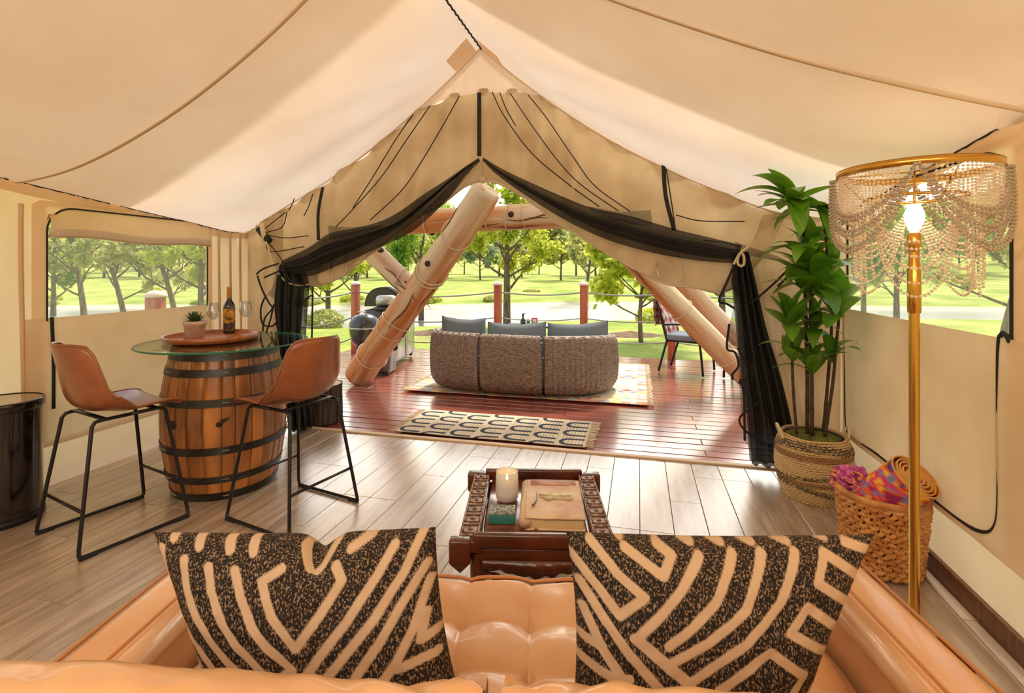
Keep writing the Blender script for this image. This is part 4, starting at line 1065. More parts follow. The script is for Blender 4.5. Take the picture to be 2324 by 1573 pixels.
# leaves: three shapes, shared
def leaf_mesh(L, W, droop, curl):
    rows = []; n = 11
    for i in range(n):
        t = i/(n-1); w = W*(math.sin(PI*min(1, t*.93+.06))**.75)*(1-.25*t); a = droop*t
        y = L*(math.sin(a)/droop if droop else t); z = -L*(1-math.cos(a))/droop
        rows.append([Vector((s*w, y, z+abs(s)*w*(.30-.2*t)+curl*s*w*t)) for s in (-1, -.5, 0, .5, 1)])
    return MB().grid(rows).build('leaf', M_leaf, mesh_only=True)
LM = [leaf_mesh(.28, .054, .9, .1), leaf_mesh(.33, .055, 1.5, -.2), leaf_mesh(.24, .052, .5, .15), leaf_mesh(.32, .052, 2.0, .3)]
RL = random.Random(21)
base = Vector((PX_, PY_, 0))
def cane(p0, pts, r):
    pp = resample([Vector(p0)]+[Vector(p) for p in pts], 24); rs = [(r*(1.0+.10*(k % 3 == 0)))*(1-.25*k/23) for k in range(24)]
    MB().tube([p-base for p in pp], rs, 8).build('cane', M_cane, pb)
def rosette(c, n, s, up=(0, 0, 1), el0=.1, el1=1.9, a_off=0):
    for k in range(n):
        a = k*2.399+a_off; e = el0+(el1-el0)*((k+.5)/n); m_ = LM[RL.choice([0, 1, 1, 2, 3])] if e < 1.1 else LM[RL.choice([0, 2])]
        d = base*0
        rot = Matrix.Rotation(a, 4, 'Z') @ Matrix.Rotation(PI/2-e, 4, 'X')
        if e > 1.3: rot = Matrix.Rotation(a, 4, 'Z') @ Matrix.Rotation(PI/2-e+.1, 4, 'X')
        sc_ = s*RL.uniform(.88, 1.2)
        for tr_ in range(8):
            tip = Vector(c)+(rot.to_3x3() @ Vector((0, .24, -.08)))*sc_; tu_, tv_ = uv_of(tip)
            if tu_ < UR-.05 and tv_ < VF-.12 and tip.z < roofz(tu_, tv_)-.0: break
            rot = Matrix.Rotation(.8, 4, 'Z') @ rot
            if tr_ == 7: rot = Matrix.Rotation(2.8, 4, 'Z') @ Matrix.Rotation(.15, 4, 'X')
        q = rot.to_euler()
        link('leaf', m_, pb, Vector(c)-base-Vector((0, 0, .035*(k/n))), q, (sc_*RL.uniform(.9, 1.2), sc_, sc_))
def pp_(x, y, dY=0): return P(x, y, PY_+dY)
cane(pp_(1808, 985, -.02), [pp_(1800, 880, -.03), pp_(1797, 780, -.04), pp_(1796, 742, -.05)], .0095)
cane(pp_(1832, 985, .02), [pp_(1832, 850, .03), pp_(1828, 700, .04), pp_(1824, 540, -.05), pp_(1802, 462, -.22)], .012)
cane(pp_(1843, 988, -.04), [pp_(1842, 850, -.05), pp_(1840, 700, -.05), pp_(1838, 560, -.05)], .012)
cane(pp_(1868, 985, .05), [pp_(1880, 850, .08), pp_(1888, 700, .06), pp_(1876, 560, -.02), pp_(1868, 475, -.11)], .010)
cane(pp_(1872, 990, -.05), [pp_(1890, 870, -.08), pp_(1898, 780, -.10), pp_(1905, 715, -.12)], .010)
rosette(pp_(1800, 455, -.23), 17, 1.0, el0=-.25, el1=1.45)
rosette(pp_(1868, 470, -.12), 14, .95, el0=-.2, el1=1.4, a_off=1)
rosette(pp_(1838, 560, -.06), 13, .9, el0=0, el1=1.3, a_off=2)
rosette(pp_(1826, 655, -.05), 11, .95, el0=-.15, el1=.9, a_off=.5)
rosette(pp_(1884, 610, .05), 11, .85, el0=0, el1=1.2, a_off=3)
rosette(pp_(1796, 738, -.06), 13, .92, el0=-.25, el1=1.1, a_off=1.4)
rosette(pp_(1905, 708, -.13), 15, 1.05, el0=-.2, el1=1.3, a_off=.2)
rosette(pp_(1850, 742, .0), 9, .85, el0=-.2, el1=1.0, a_off=2.2)
rosette(pp_(1843, 838, -.06), 9, .8, el0=-.35, el1=.8, a_off=.9)
rosette(pp_(1826, 600, -.10), 10, .95, el0=.1, el1=1.3, a_off=1.9)
rosette(pp_(1860, 655, -.12), 10, .9, el0=.0, el1=1.2, a_off=2.6)
rosette(pp_(1890, 540, -.02), 9, .9, el0=.1, el1=1.3, a_off=.4)
rosette(pp_(1800, 808, -.04), 6, .75, el0=-.2, el1=.8, a_off=2.9)
rosette(pp_(1886, 812, -.06), 7, .7, el0=-.2, el1=.7, a_off=0)

# ---- orange woven basket with rolled textiles
KX, KY = 1.742, 2.39
kb = tag(empty('woven_basket', (KX, KY, 0)), 'orange brown woven basket holding rolled textiles behind the floor lamp', 'basket')
kr = lambda z: .148+.030*(z/.36)
b = MB()
nz_, ns_ = 15, 240
for k in range(nz_):
    z = .012+.325*(k+.5)/nz_; pts = []
    for i in range(ns_):
        a = 2*PI*i/ns_; pts.append(Vector(((kr(z)+.0065*math.cos(a*24+PI*(k % 2)))*math.cos(a), (kr(z)+.0065*math.cos(a*24+PI*(k % 2)))*math.sin(a), z+.006*math.sin(a*24*1.0+k*1.7)+.003*math.sin(a*7+k))))
    b.tube(pts, .0105, 5, closed=True)
for i in range(48):
    a = 2*PI*i/48; b.tube([Vector(((kr(z)+.003)*math.cos(a+.03*math.sin(z*60+i)), (kr(z)+.003)*math.sin(a+.03*math.sin(z*60+i)), z)) for z in [.01+.33*q/12 for q in range(13)]], .006, 5)
o = b.build('woven_wall', M_basket, kb); o['kind'] = 'stuff'
MB().lathe([(kr(.33), .325), (kr(.33)+.012, .34), (kr(.33)+.014, .355), (kr(.33)+.004, .366), (kr(.33)-.010, .36), (kr(.33)-.012, .33)], n=60).build('rim_band', M_basket, kb)
MB().lathe([(0, .012), (kr(0)-.006, .012), (kr(.3)-.012, .33)], n=40).build('basket_lining', M_dark, kb)
def scol(vs, pal, f, seed):
    n = np.array([mn.noise(Vector((p[0]*f, p[1]*f, p[2]*f+seed))) for p in vs])*.5+.5
    n2 = np.array([mn.noise(Vector((p[0]*f*1.7+9, p[1]*f*1.7, p[2]*f*1.7+seed))) for p in vs])*.5+.5
    idx = np.clip(((n*1.6-.3+n2*.6-.3)*len(pal)).astype(int), 0, len(pal)-1); return np.array([lin(*pal[i]) for i in idx])
def rolled(name, lab, cat, p0, p1, r, turns, pal, f, edgecol, seed):
    p0, p1 = Vector(p0), Vector(p1); c = (p0+p1)/2; root = tag(empty(name, c), lab, cat)
    ax = (p1-p0).normalized(); a1 = ax.orthogonal().normalized(); a2 = ax.cross(a1)
    n = int(turns*40); rows = []
    for i in range(n):
        a = 2*PI*turns*i/(n-1); rr_ = .022+(r-.022)*(i/(n-1))+.002*math.sin(a*2.3)
        rad = a1*math.cos(a)+a2*math.sin(a); rows.append([p0.lerp(p1, q/24)+rad*rr_ for q in range(25)])
    o = MB().grid(rows).build('rolled_cloth', M_rugcol, root, origin=c, solid=.0055)
    vs = np.array([tuple(v.co) for v in o.data.vertices]); cc = scol(vs, pal, f, seed)
    ends = np.array([(i % 25 in (0, 24)) for i in range(len(vs))]); cc[ends] = lin(*edgecol); setattr_c(o.data, 'print_col', cc)
    return root
pal1 = [(70, 60, 120), (196, 52, 44), (232, 120, 40), (236, 178, 60), (206, 60, 110), (120, 130, 170), (228, 96, 44), (150, 40, 90)]
rolled('rolled_rug', 'thick rolled orange and magenta patterned mat standing tilted in the basket', 'rug', (1.705, 2.43, .24), (1.80, 2.25, .475), .112, 5.6, pal1, 16, (206, 160, 84), 2)
pc = Vector((1.665, 2.475, .36)); pu = tag(empty('purple_scarf', pc), 'crumpled magenta and violet cloth tucked in the basket left of the rolled mat', 'cloth')
rows = []
for i in range(44):
    th_ = PI*i/43
    row = []
    for j in range(65):
        ph = 2*PI*j/64; d_ = Vector((math.sin(th_)*math.cos(ph), math.sin(th_)*math.sin(ph), math.cos(th_))); r = 1+.42*mn.noise(d_*2.6)+.22*abs(mn.noise(d_*6))
        row.append(pc+Vector((d_.x*.085*r, d_.y*.06*r, d_.z*.065*r)))
    rows.append(row)
o = MB().grid(rows).build('cloth_folds', M_rugcol, pu, origin=pc); vs = np.array([tuple(v.co) for v in o.data.vertices]); setattr_c(o.data, 'print_col', scol(vs, [(150, 40, 120), (180, 60, 150), (206, 120, 180), (160, 50, 110), (226, 150, 90), (130, 40, 110)], 30, 5))

# ---- floor lamp with bead shade
LX, LY = 1.453, 1.83
fl = tag(empty('floor_lamp', (LX, LY, 0)), 'brass floor lamp with a draped clear bead shade beside the sofa arm', 'floor lamp')
MB().lathe([(0, 0), (.165, 0), (.168, .006), (.165, .014), (.02, .018), (.016, .03), (0, .03)], n=48).build('base', M_brass, fl)
MB().lathe([(.0165, .02), (.0165, 1.30)], n=20).build('pole', M_brass, fl)
MB().lathe([(.0185, 1.24), (.021, 1.245), (.021, 1.41), (.017, 1.42), (.017, 1.46), (.012, 1.47)], n=20).build('pole_sleeve', M_brass, fl)
RZ_ = 1.75; RR = .237
MB().lathe([(RR-.002, RZ_-.012), (RR+.002, RZ_-.012), (RR+.003, RZ_+.014), (RR-.001, RZ_+.014), (RR-.002, RZ_-.012)], n=96).build('shade_ring', M_brass, fl)
sp_ = MB()
for k in range(3):
    a = k*2*PI/3+.4; sp_.tube([(0, 0, RZ_), (RR*math.cos(a), RR*math.sin(a), RZ_)], .003, 6)
sp_.tube([(0, 0, 1.55), (0, 0, RZ_+.005)], .004, 6)
sp_.lathe([(.150, RZ_-.10), (.153, RZ_-.10), (.153, RZ_-.09), (.150, RZ_-.09)], (0, 0, 0), 48)
for k in range(3):
    a = k*2*PI/3+.4; sp_.tube([(RR*.97*math.cos(a), RR*.97*math.sin(a), RZ_), (.152*math.cos(a), .152*math.sin(a), RZ_-.095)], .0025, 5)
sp_.build('spider_frame', M_brass, fl)
MB().lathe([(.015, 1.46), (.022, 1.465), (.022, 1.52), (.016, 1.53)], n=16).build('socket', M_brass, fl)
MB().lathe([(0.0001, 1.635), (.018, 1.628), (.030, 1.60), (.029, 1.575), (.016, 1.54), (.012, 1.528)], n=20).build('bulb', M_bulb, fl)
lamp = light('lamp_bulb_light', 'POINT', (0, 0, 1.59), 6, (1.0, .70, .42), shadow_soft_size=.035); lamp.parent = fl
bm = bmesh.new(); bmesh.ops.create_icosphere(bm, subdivisions=1, radius=1); BV = np.array([tuple(v.co) for v in bm.verts]); BF = np.array([[v.index for v in f.verts] for f in bm.faces]); bm.free()
def beads(name, strands, r, m=None):
    allp = []
    for st in strands:
        pts = resample(st, 60, False); L = sum((b_-a_).length for a_, b_ in zip(pts, pts[1:])); n = max(3, int(L/(r*2.02))); allp += resample(st, n, False)
    C = np.array([tuple(p) for p in allp]); nb_ = len(C); R_ = r*np.random.uniform(.88, 1.08, nb_)
    V = (C[:, None, :]+BV[None]*R_[:, None, None]).reshape(-1, 3); Fc = (BF[None]+(np.arange(nb_)*len(BV))[:, None, None]).reshape(-1, 3)
    me = bpy.data.meshes.new(name); me.vertices.add(len(V)); me.vertices.foreach_set('co', V.ravel()); me.loops.add(len(Fc)*3); me.loops.foreach_set('vertex_index', Fc.ravel().astype(np.int32))
    me.polygons.add(len(Fc)); me.polygons.foreach_set('loop_start', np.arange(len(Fc), dtype=np.int32)*3); me.update(); me.validate(); me.materials.append(m or M_bead)
    o = bpy.data.objects.new(name, me); COL.objects.link(o); o.parent = fl; o['kind'] = 'stuff'; return o
def swag(a0, a1, r0, z0, drop, bulge=0, n=30):
    out = []
    for i in range(n):
        t = i/(n-1); a = a0+(a1-a0)*t; c = (math.cosh((t-.5)*2.6)-math.cosh(1.3))/(1-math.cosh(1.3)); r = r0+bulge*math.sin(t*PI)
        out.append(Vector((r*math.cos(a), r*math.sin(a), z0-drop*c)))
    return out
camdir = math.atan2(-LY, -LX)
st = []
A0 = camdir+.03
for k in range(4):
    a = A0+k*2*PI/4; b_ = a+2*PI/4
    for q, dr_ in enumerate((.150, .166, .205, .221, .262, .278)): st.append(swag(a+.02, b_-.02, RR+.004+.003*q, RZ_-.012, dr_, .010, 40))
beads('outer_swags', st, .0072, M_bead2)
st = []
for k in range(104):
    a = A0+2*PI*(k+.5)/104; ph = ((k+.5)/104*4) % 1; c = (math.cosh((ph-.5)*2.6)-math.cosh(1.3))/(1-math.cosh(1.3))
    if c < .42: continue
    z1 = RZ_-.015-.165*c; st.append([Vector(((RR-.004)*math.cos(a), (RR-.004)*math.sin(a), z)) for z in (RZ_-.012, (RZ_+z1)/2, z1)])
beads('straight_strands', st, .0050)
st = []
A1 = A0-2*PI/6
for k in range(3):
    a = A1+k*2*PI/3; b_ = a+2*PI/3
    for q, dr_ in enumerate((.16, .185, .21, .25, .30, .345)): st.append(swag(a+.05, b_-.05, .150, RZ_-.10+.0, dr_, .012))
for k in range(3):
    a = A1+k*2*PI/3
    for q in (-.30, -.15, .0, .15, .30): st.append([Vector(((.185)*math.cos(a+q+w), .185*math.sin(a+q+w), RZ_-.10-dz)) for w, dz in ((0, .06), (.01, .14), (.02, .22), (.05, .31-abs(q)*.2), (.08, .34-abs(q)*.2))])
beads('inner_swags', st, .0058)
# ================================================================== DECK
DZ = 0.0
def log(name, lab, p0, p1, r0, r1, m, wraps=(), cut=True, seed=0, par=None):
    p0, p1 = Vector(p0), Vector(p1); c = (p0+p1)/2; ax = (p1-p0); L = ax.length; q = ax.to_track_quat('Z', 'Y')
    root = tag(empty(name, c), lab, 'log'); root.rotation_mode = 'QUATERNION'; root.rotation_quaternion = q
    b = MB(); n = 60; k_ = 28
    for i in range(n):
        t = i/(n-1); z = -L/2+L*t; r = r0+(r1-r0)*t
        if i in (0, n-1): r *= .96
        for k in range(k_):
            a = 2*PI*k/k_; R_ = r*(1+.05*mn.noise(Vector((math.cos(a)*1.5, math.sin(a)*1.5, z*1.6+seed)))+.03*mn.noise(Vector((math.cos(a)*4, math.sin(a)*4, z*4+seed))))
            b.v.append((R_*math.cos(a)+.02*math.sin(z*1.7+seed), R_*math.sin(a)+.02*math.cos(z*1.3+seed), z))
    for i in range(n-1):
        for k in range(k_): b.f.append((i*k_+k, i*k_+(k+1) % k_, (i+1)*k_+(k+1) % k_, (i+1)*k_+k))
    b.f += [tuple(range(k_-1, -1, -1)), tuple((n-1)*k_+k for k in range(k_))]
    b.build('log_body', m, root)
    for kz, ka, kr_ in ((.15, 2.2+seed, .03), (-.28, 4.4+seed, .035), (.34, 4.9+seed, .028)):
        rr_ = r0+(r1-r0)*(.5+kz); k_o = MB().lathe([(0.0001, .018), (.6*kr_, .014), (kr_, 0), (1.15*kr_, -.02)], (0, 0, 0), 12).build('knot', M_bark, root)
        k_o.location = (rr_*.97*math.cos(ka), rr_*.97*math.sin(ka), kz*L); k_o.rotation_euler = Vector((math.cos(ka), math.sin(ka), 0)).to_track_quat('Z', 'Y').to_euler()
    rc = random.Random(seed+50)
    for k in range(7):
        a0 = rc.uniform(0, 2*PI); z0 = rc.uniform(-.42, .25)*L; ln = rc.uniform(.25, .6); pts = []; rs = []
        for q in range(12):
            z = z0+ln*q/11; t_ = (z+L/2)/L; a = a0+.10*math.sin(q*.6+k); r = r0+(r1-r0)*t_
            R_ = r*(1+.05*mn.noise(Vector((math.cos(a)*1.5, math.sin(a)*1.5, z*1.6+seed)))+.03*mn.noise(Vector((math.cos(a)*4, math.sin(a)*4, z*4+seed))))
            pts.append(Vector((R_*math.cos(a)+.02*math.sin(z*1.7+seed), R_*math.sin(a)+.02*math.cos(z*1.3+seed), z))); rs.append(.009*math.sin(PI*(q+.3)/11.6)+.001)
        MB().tube(pts, rs, 6).build('crack', M_crack, root)
    for (t, tilt, rr_) in wraps:
        R_ = (r0+(r1-r0)*t)*1.045+rr_; pts = [Vector((R_*math.cos(a)+.02*math.sin((-L/2+L*t)*1.7+seed), R_*math.sin(a)+.02*math.cos((-L/2+L*t)*1.3+seed), -L/2+L*t+tilt*math.sin(a+seed))) for a in [2*PI*i/28 for i in range(28)]]
        MB().tube(pts, rr_, 6, closed=True).build('rope_wrap', M_rope, root)
    return root
fA = PF(818, 866, 0); tA = P(1104, 428, 5.15)
log('porch_log', 'thick peeled log leaning up from the deck beside the right bar stool', fA+Vector((0, 0, .06)), tA, .175, .155, M_log, [(.13, .05, .007), (.30, .06, .006), (.33, -.05, .006), (.60, .10, .008), (.615, .09, .008), (.80, .12, .006)], seed=1)
log('porch_log', 'pale grey brace log joining the thick leaning log from its left', P(842, 562, 6.1), P(948, 668, 5.72), .13, .12, M_loggrey, [(.7, .05, .006)], seed=4)
log('porch_log', 'horizontal peeled tie log lashed under the peak of the opening', P(885, 512, 5.95), P(1330, 484, 5.45), .135, .145, M_log, [(.22, .03, .006), (.53, .02, .006), (.63, .03, .006), (.70, -.02, .006)], seed=7)
fR = PF(1752, 915, 0)
log('porch_log', 'slanting peeled log rising from the right side of the deck', fR+Vector((0, 0, .05)), P(1290, 448, 5.75), .125, .115, M_log, [(.20, .05, .006), (.42, .04, .006)], seed=11)
log('porch_log', 'weathered grey log slanting just right of the peeled one', P(1790, 905, 5.95), P(1400, 478, 6.0), .12, .11, M_loggrey, [(.3, .04, .006)], seed=14)
# stump
sc_ = PF(722, 958, 0); c_uv = uv_of(sc_)
sc_ = T(-2.86, 4.12)
stp = tag(empty('bark_stump', (sc_.x, sc_.y, 0)), 'dark bark covered log stump just outside the opening behind the right stool', 'stump')
b = MB(); n = 16; k_ = 60
for i in range(n):
    z = .34*i/(n-1)
    for k in range(k_):
        a = 2*PI*k/k_; R_ = .19*(1+.10*abs(mn.noise(Vector((math.cos(a)*5, math.sin(a)*5, z*1.5))))+.03*math.sin(a*19+z*6)); b.v.append((R_*math.cos(a), R_*math.sin(a), z))
for i in range(n-1):
    for k in range(k_): b.f.append((i*k_+k, i*k_+(k+1) % k_, (i+1)*k_+(k+1) % k_, (i+1)*k_+k))
b.build('bark', M_bark, stp)
MB().lathe([(0, .338), (.19, .335)], n=40).build('cut_top', M_loggrey, stp)
# railing posts and ropes
posts = [(807, 800, 'behind the thick leaning log, left of the grill'), (1130, 803, 'behind the wicker sofa, left of its middle'), (1325, 806, 'behind the wicker sofa, right of its middle'), (1524, 814, 'behind the metal armchair')]
pl = []
for x, y, w in posts: p = PF(x, y, 0); pl.append((p, w))
pl = [(T(-4.75, 5.9), 'at the left side of the deck beside the netting')]+pl
def post(p, lab, h=1.17):
    r = tag(empty('deck_post', (p.x, p.y, -.03), -TH), lab, 'post')
    MB().box((0, 0, h/2), (.115, .115, h)).build('post_shaft', M_post, r, bevel=.012)
    MB().lathe([(0.0001, .055), (.04, .05), (.075, .028), (.086, .008), (.086, -.006), (.05, -.012)], (0, 0, h), 24).build('cap', M_cap, r)
    return r
for p, w in pl: post(p, 'red-brown deck post '+w)
pw = PU(353, 668, -4.05)
post(Vector((pw.x, pw.y, 0)), 'red-brown deck post with pale cap outside the left window', 1.19)
order = [pl[0][0], pl[1][0], pl[2][0], pl[3][0], pl[4][0], T(2.6, 8.3)]
for z, nm, lab in ((1.02, 0, 'topmost of the three ropes strung between the deck posts'), (.60, 1, 'middle of the three ropes strung between the deck posts'), (.26, 2, 'lowest of the three ropes strung between the deck posts')):
    pts = []
    for a, b_ in zip(order, order[1:]):
        for k in range(14):
            t = k/14; p = a.lerp(b_, t); L = (b_-a).length; pts.append(Vector((p.x, p.y, z-.065*L*.55*4*t*(1-t))))
    tag(MB().tube(pts, .014 if nm == 0 else .010, 6).build('railing_rope', M_ropegrey, origin=pts[20]), lab, 'rope', 'ropes of the deck railing')
# ---- rugs
def rugmesh(name, lab, u0, u1, v0, v1, nu, nv, f, z=.004, wav=.004, fringe=True, fl_=.07):
    c = T((u0+u1)/2, (v0+v1)/2, z); root = tag(empty(name, c, -TH), lab, 'rug'); rows = []; cols = []
    for j in range(nv):
        row = []
        for i in range(nu):
            a, b_ = i/(nu-1), j/(nv-1); x = (a-.5)*(u1-u0); y = (b_-.5)*(v1-v0)
            row.append(Vector((x, y+.006*math.sin(x*7), .010+wav*mn.noise(Vector((x*3, y*3, 1))))));
        rows.append(row)
    o = MB().grid(rows).build('woven_field', M_rugcol, root, solid=.006)
    A, B = np.meshgrid(np.linspace(0, 1, nu), np.linspace(0, 1, nv)); setattr_c(o.data, 'print_col', f(A.ravel(), B.ravel()))
    if fringe:
        b = MB(); rr = random.Random(4)
        for sx in (-1, 1):
            n = int((v1-v0)/.022)
            for k in range(n):
                y = (v0-v1)/2+(v1-v0)*(k+.5)/n; x = sx*(u1-u0)/2
                b.tube([(x-sx*.01, y, .012), (x+sx*fl_*.5, y+rr.uniform(-.01, .01), .012), (x+sx*fl_*rr.uniform(.8, 1.1), y+rr.uniform(-.02, .02), .006)], .0045, 4)
        o = b.build('fringe', M_rope, root); o['kind'] = 'stuff'
    return root
def matf(a, b):
    cream = lin(214, 198, 172); navy = lin(54, 60, 72); n = len(a)
    # seven columns of arches, running across; arches offset in alternate columns, opening to the right
    x = a*1.62; y = b*.68; w = 1.62/7; ci = np.floor(x/w); fx = (x/w-ci); fy = (y+np.where(ci % 2 == 0, .02, .13))/.225
    ri = np.floor(fy); gy = (fy-ri)-.5
    ax = (fx-.40)*w; ay = gy*.225
    dist = np.where(ax > 0, np.abs(ay), np.hypot(ax, ay)); ring = (dist > .046) & (dist < .082) & (fx < .92) & (fx > .02)
    weave = np.sin(x*2*PI/.028)*.5+.5
    c = cream*(np.where(weave > .25, 1.0, .62))[:, None]
    c = np.where(((fx > .93)|(fx < .04))[:, None], lin(204, 186, 160), c)
    return np.where(ring[:, None], navy, c)
rugmesh('arch_pattern_mat', 'cream woven mat with dark blue arches and fringed ends at the threshold', -2.02, -.40, 3.955, 4.63, 300, 130, matf, wav=.002, fl_=.07)
def kilim(a, b):
    n = len(a); base_ = lin(226, 212, 178); x = a*2.7; y = b*2.25
    out = np.tile(base_, (n, 1)); pal = [(206, 84, 52), (214, 110, 120), (120, 136, 170), (226, 178, 84), (176, 76, 66), (150, 170, 180)]
    gx = np.floor(x/.45); gy = np.floor(y/.375); fx = x/.45-gx-.5; fy = y/.375-gy-.5
    d = np.abs(fx)*1.0+np.abs(fy)*1.3-.06*np.sin(fy*20); k = ((gx*3+gy*5) % 6).astype(int); P_ = np.array([lin(*c) for c in pal])
    out = np.where(((d < .42) & (d > .30))[:, None], P_[k], out); out = np.where((d < .16)[:, None], P_[(k+2) % 6], out)
    tb = (y < .09)|(y > 2.16); kk = (np.floor(x/.11) % 6).astype(int); out = np.where(tb[:, None], P_[kk]*.6+base_*.4, out)
    sb = (x < .12)|(x > 2.58); k2 = (np.floor(y/.14) % 6).astype(int); out = np.where((sb & (np.abs((y/.14) % 1-.5) < .3))[:, None], P_[k2]*.7+base_*.3, out)
    cream = (np.sin(x*5+1)+np.sin(y*6+2) > 1.0); return np.where((cream & ~tb & ~sb)[:, None], base_, out)
rugmesh('kilim_rug', 'cream rug with coral, blue and yellow motifs under the wicker sofa', -2.60, .10, 5.33, 7.58, 240, 200, kilim, fl_=.06)
# ---- wicker sofa
ws = tag(empty('wicker_sofa', (.15, 5.6, .02)), 'curved grey-brown wicker sofa seen from behind on the cream rug', 'sofa')
O = Vector((.15, 5.6, .02))
outer = [(-.80, 6.35), (-.90, 6.08), (-.87, 5.86), (-.72, 5.71), (-.34, 5.55), (0, 5.44), (.32, 5.38), (.62, 5.38), (.90, 5.46), (1.08, 5.63), (1.17, 5.88), (1.15, 6.2), (1.05, 6.45)]
oc = resample([Vector((x, y, 0)) for x, y in outer], 240)
xs = [p.x for p in oc]
i1 = min(range(20, 240), key=lambda i: abs(xs[i]/oc[i].y-(1091-CX)/F)); i2 = min(range(20, 200), key=lambda i: abs(xs[i]/oc[i].y-(1231-CX)/F))
for s0, s1 in ((0, i1-1), (i1+1, i2-1), (i2+1, 239)):
    rows = []; n = 150
    seg = resample(oc[s0:s1+1], n, False)
    for i, p in enumerate(seg):
        g = s0+(s1-s0)*i/(n-1); t = g/239
        e = 0
        if t < .22: e = (1-t/.22)
        if t > .78: e = (t-.78)/.22
        ztop = .685-.02*t-.13*max(0, (t-.62)/.38)**2; zbot = .10+.10*e**2
        nn = (seg[min(i+1, n-1)]-seg[max(i-1, 0)]); nn = Vector((nn.y, -nn.x, 0)).normalized()
        rib = .006*math.cos(i*2*PI/5.0)
        row = []
        for k in range(30):
            w = k/29; z = zbot+(ztop-zbot)*w; bulge = .02*math.sin(w*PI)-.05*max(0, 1-w*6)**2-.02*max(0, w*14-13)
            row.append(p+nn*(rib+bulge+.003*math.cos(k*PI*1.0+(i//5)*PI))+Vector((0, 0, z))-Vector((0, 0, .02)))
        rows.append(row)
    MB().grid(rows).build('back_panel', M_wicker, ws, origin=O, solid=.04, offset=-1)
    top = [r[-1]+Vector((0, .03, 0)) for r in rows[::3]]
    MB().tube(top, .026, 8).build('top_roll', M_wicker, ws, origin=O)
b = MB(); inner = [p+Vector((0, .06, 0)) for p in oc]; b.v = [tuple(p+Vector((0, 0, z))) for z in (.12, .28) for p in inner]; n = len(inner)
b.f = [tuple(range(n-1, -1, -1)), tuple(range(n, 2*n))]+[(i, (i+1) % n, n+(i+1) % n, n+i) for i in range(n)]
b.build('seat_base', M_wicker, ws, origin=O, smooth=False)
inner2 = [Vector((.15+(p.x-.15)*.9, 6.05+(p.y-6.05)*.82, 0)) for p in oc]
b = MB(); b.v = [tuple(p+Vector((0, 0, z))) for z in (.285, .42) for p in inner2]; b.f = [tuple(range(n-1, -1, -1)), tuple(range(n, 2*n))]+[(i, (i+1) % n, n+(i+1) % n, n+i) for i in range(n)]
b.build('seat_cushion', M_greycush, ws, origin=O, smooth=False)
for x, y in ((-.66, 5.83), (-.30, 5.66), (.22, 5.52), (.36, 5.52), (.95, 5.66), (-.6, 6.3), (.9, 6.35)):
    MB().lathe([(.014, 0), (.022, .12)], (x, y, 0), 10).build('leg', M_rubber, ws, origin=O)
def scatter(name, lab, x0, x1, yb, yt, Y, tilt, m, peak=0, th_=.085):
    A = P(x0, yt, Y); B = P(x1, yt, Y); C = P(x0, yb, Y-.05); D = P(x1, yb, Y-.05); c = (A+B+C+D)/4; o = tag(empty(name, c, 0), lab, 'pillow', 'blue-grey back cushions on the wicker sofa')
    for sd, nm in ((1, 'cover'), (-1, 'cover')):
        rows = []
        for j in range(24):
            row = []
            for i in range(34):
                a, b_ = i/33, j/23; p = A.lerp(B, a).lerp(C.lerp(D, a), b_); e = (max(0, 1-abs(2*a-1)**3)*max(0, 1-abs(2*b_-1)**3))**.5
                dz = -.030*math.sin(a*PI)*(1-b_)+peak*(a if peak > 0 else -(1-a))*(1-b_)
                row.append(p+Vector((0, -sd*th_*e, dz+.006*mn.noise(Vector((a*5, b_*5, x0))))))
            rows.append(row)
        MB().grid(rows).build(nm, m, o, origin=c)
    return o
scatter('scatter_cushion', 'blue-grey cushion on the left section of the wicker sofa back', 1003, 1102, 830, 722, 5.92, 0, M_greycush, -.03)
scatter('scatter_cushion', 'blue-grey cushion on the middle section of the wicker sofa back', 1107, 1239, 835, 730, 5.72, 0, M_greycush, 0)
scatter('scatter_cushion', 'blue-grey cushion on the right section of the wicker sofa back', 1243, 1380, 835, 733, 5.72, 0, M_greycush, .03)
# ---- little table with jar and boxes beyond the sofa
tb = P(1205, 736, 7.0)
st_ = tag(empty('patio_table', (tb.x, tb.y, 0)), 'low dark patio table mostly hidden behind the wicker sofa', 'table')
zt_ = tb.z-.005
MB().box((0, 0, zt_-.015), (.62, .4, .03)).build('table_top', M_grillblack, st_, bevel=.005)
for sx in (-1, 1):
    for sy in (-1, 1): MB().box((sx*.27, sy*.17, (zt_-.03)/2), (.03, .03, zt_-.03)).build('leg', M_grillblack, st_)
def on_tb(px): return (P(px, 736, 6.95).x, 6.95, zt_)
o = tag(empty('sauce_bottle', on_tb(1187)), 'small dark pump bottle on the patio table', 'bottle'); MB().lathe([(0, 0), (.034, 0), (.036, .01), (.036, .07), (.02, .09), (.012, .1), (.012, .13), (.016, .13), (.016, .15), (0, .152)], n=16).build('body', M_bottle, o); MB().box((.015, 0, .155), (.05, .012, .010)).build('pump', M_rubber, o)
o = tag(empty('teal_tin', on_tb(1199)), 'white and teal tin beside the pump bottle', 'tin'); MB().box((0, 0, .045), (.045, .05, .09)).build('tin_body', M_white, o, bevel=.003); MB().box((0, 0, .045), (.047, .052, .03)).build('band', M_teal, o)
o = tag(empty('pink_box', on_tb(1213)), 'pink and white carton at the right end of the patio table', 'box'); MB().box((0, 0, .05), (.085, .05, .10)).build('carton', mat('pink_card', S(214, 96, 110), .6), o, bevel=.002); MB().box((0, -.001, .05), (.05, .051, .06)).build('panel', M_white, o)
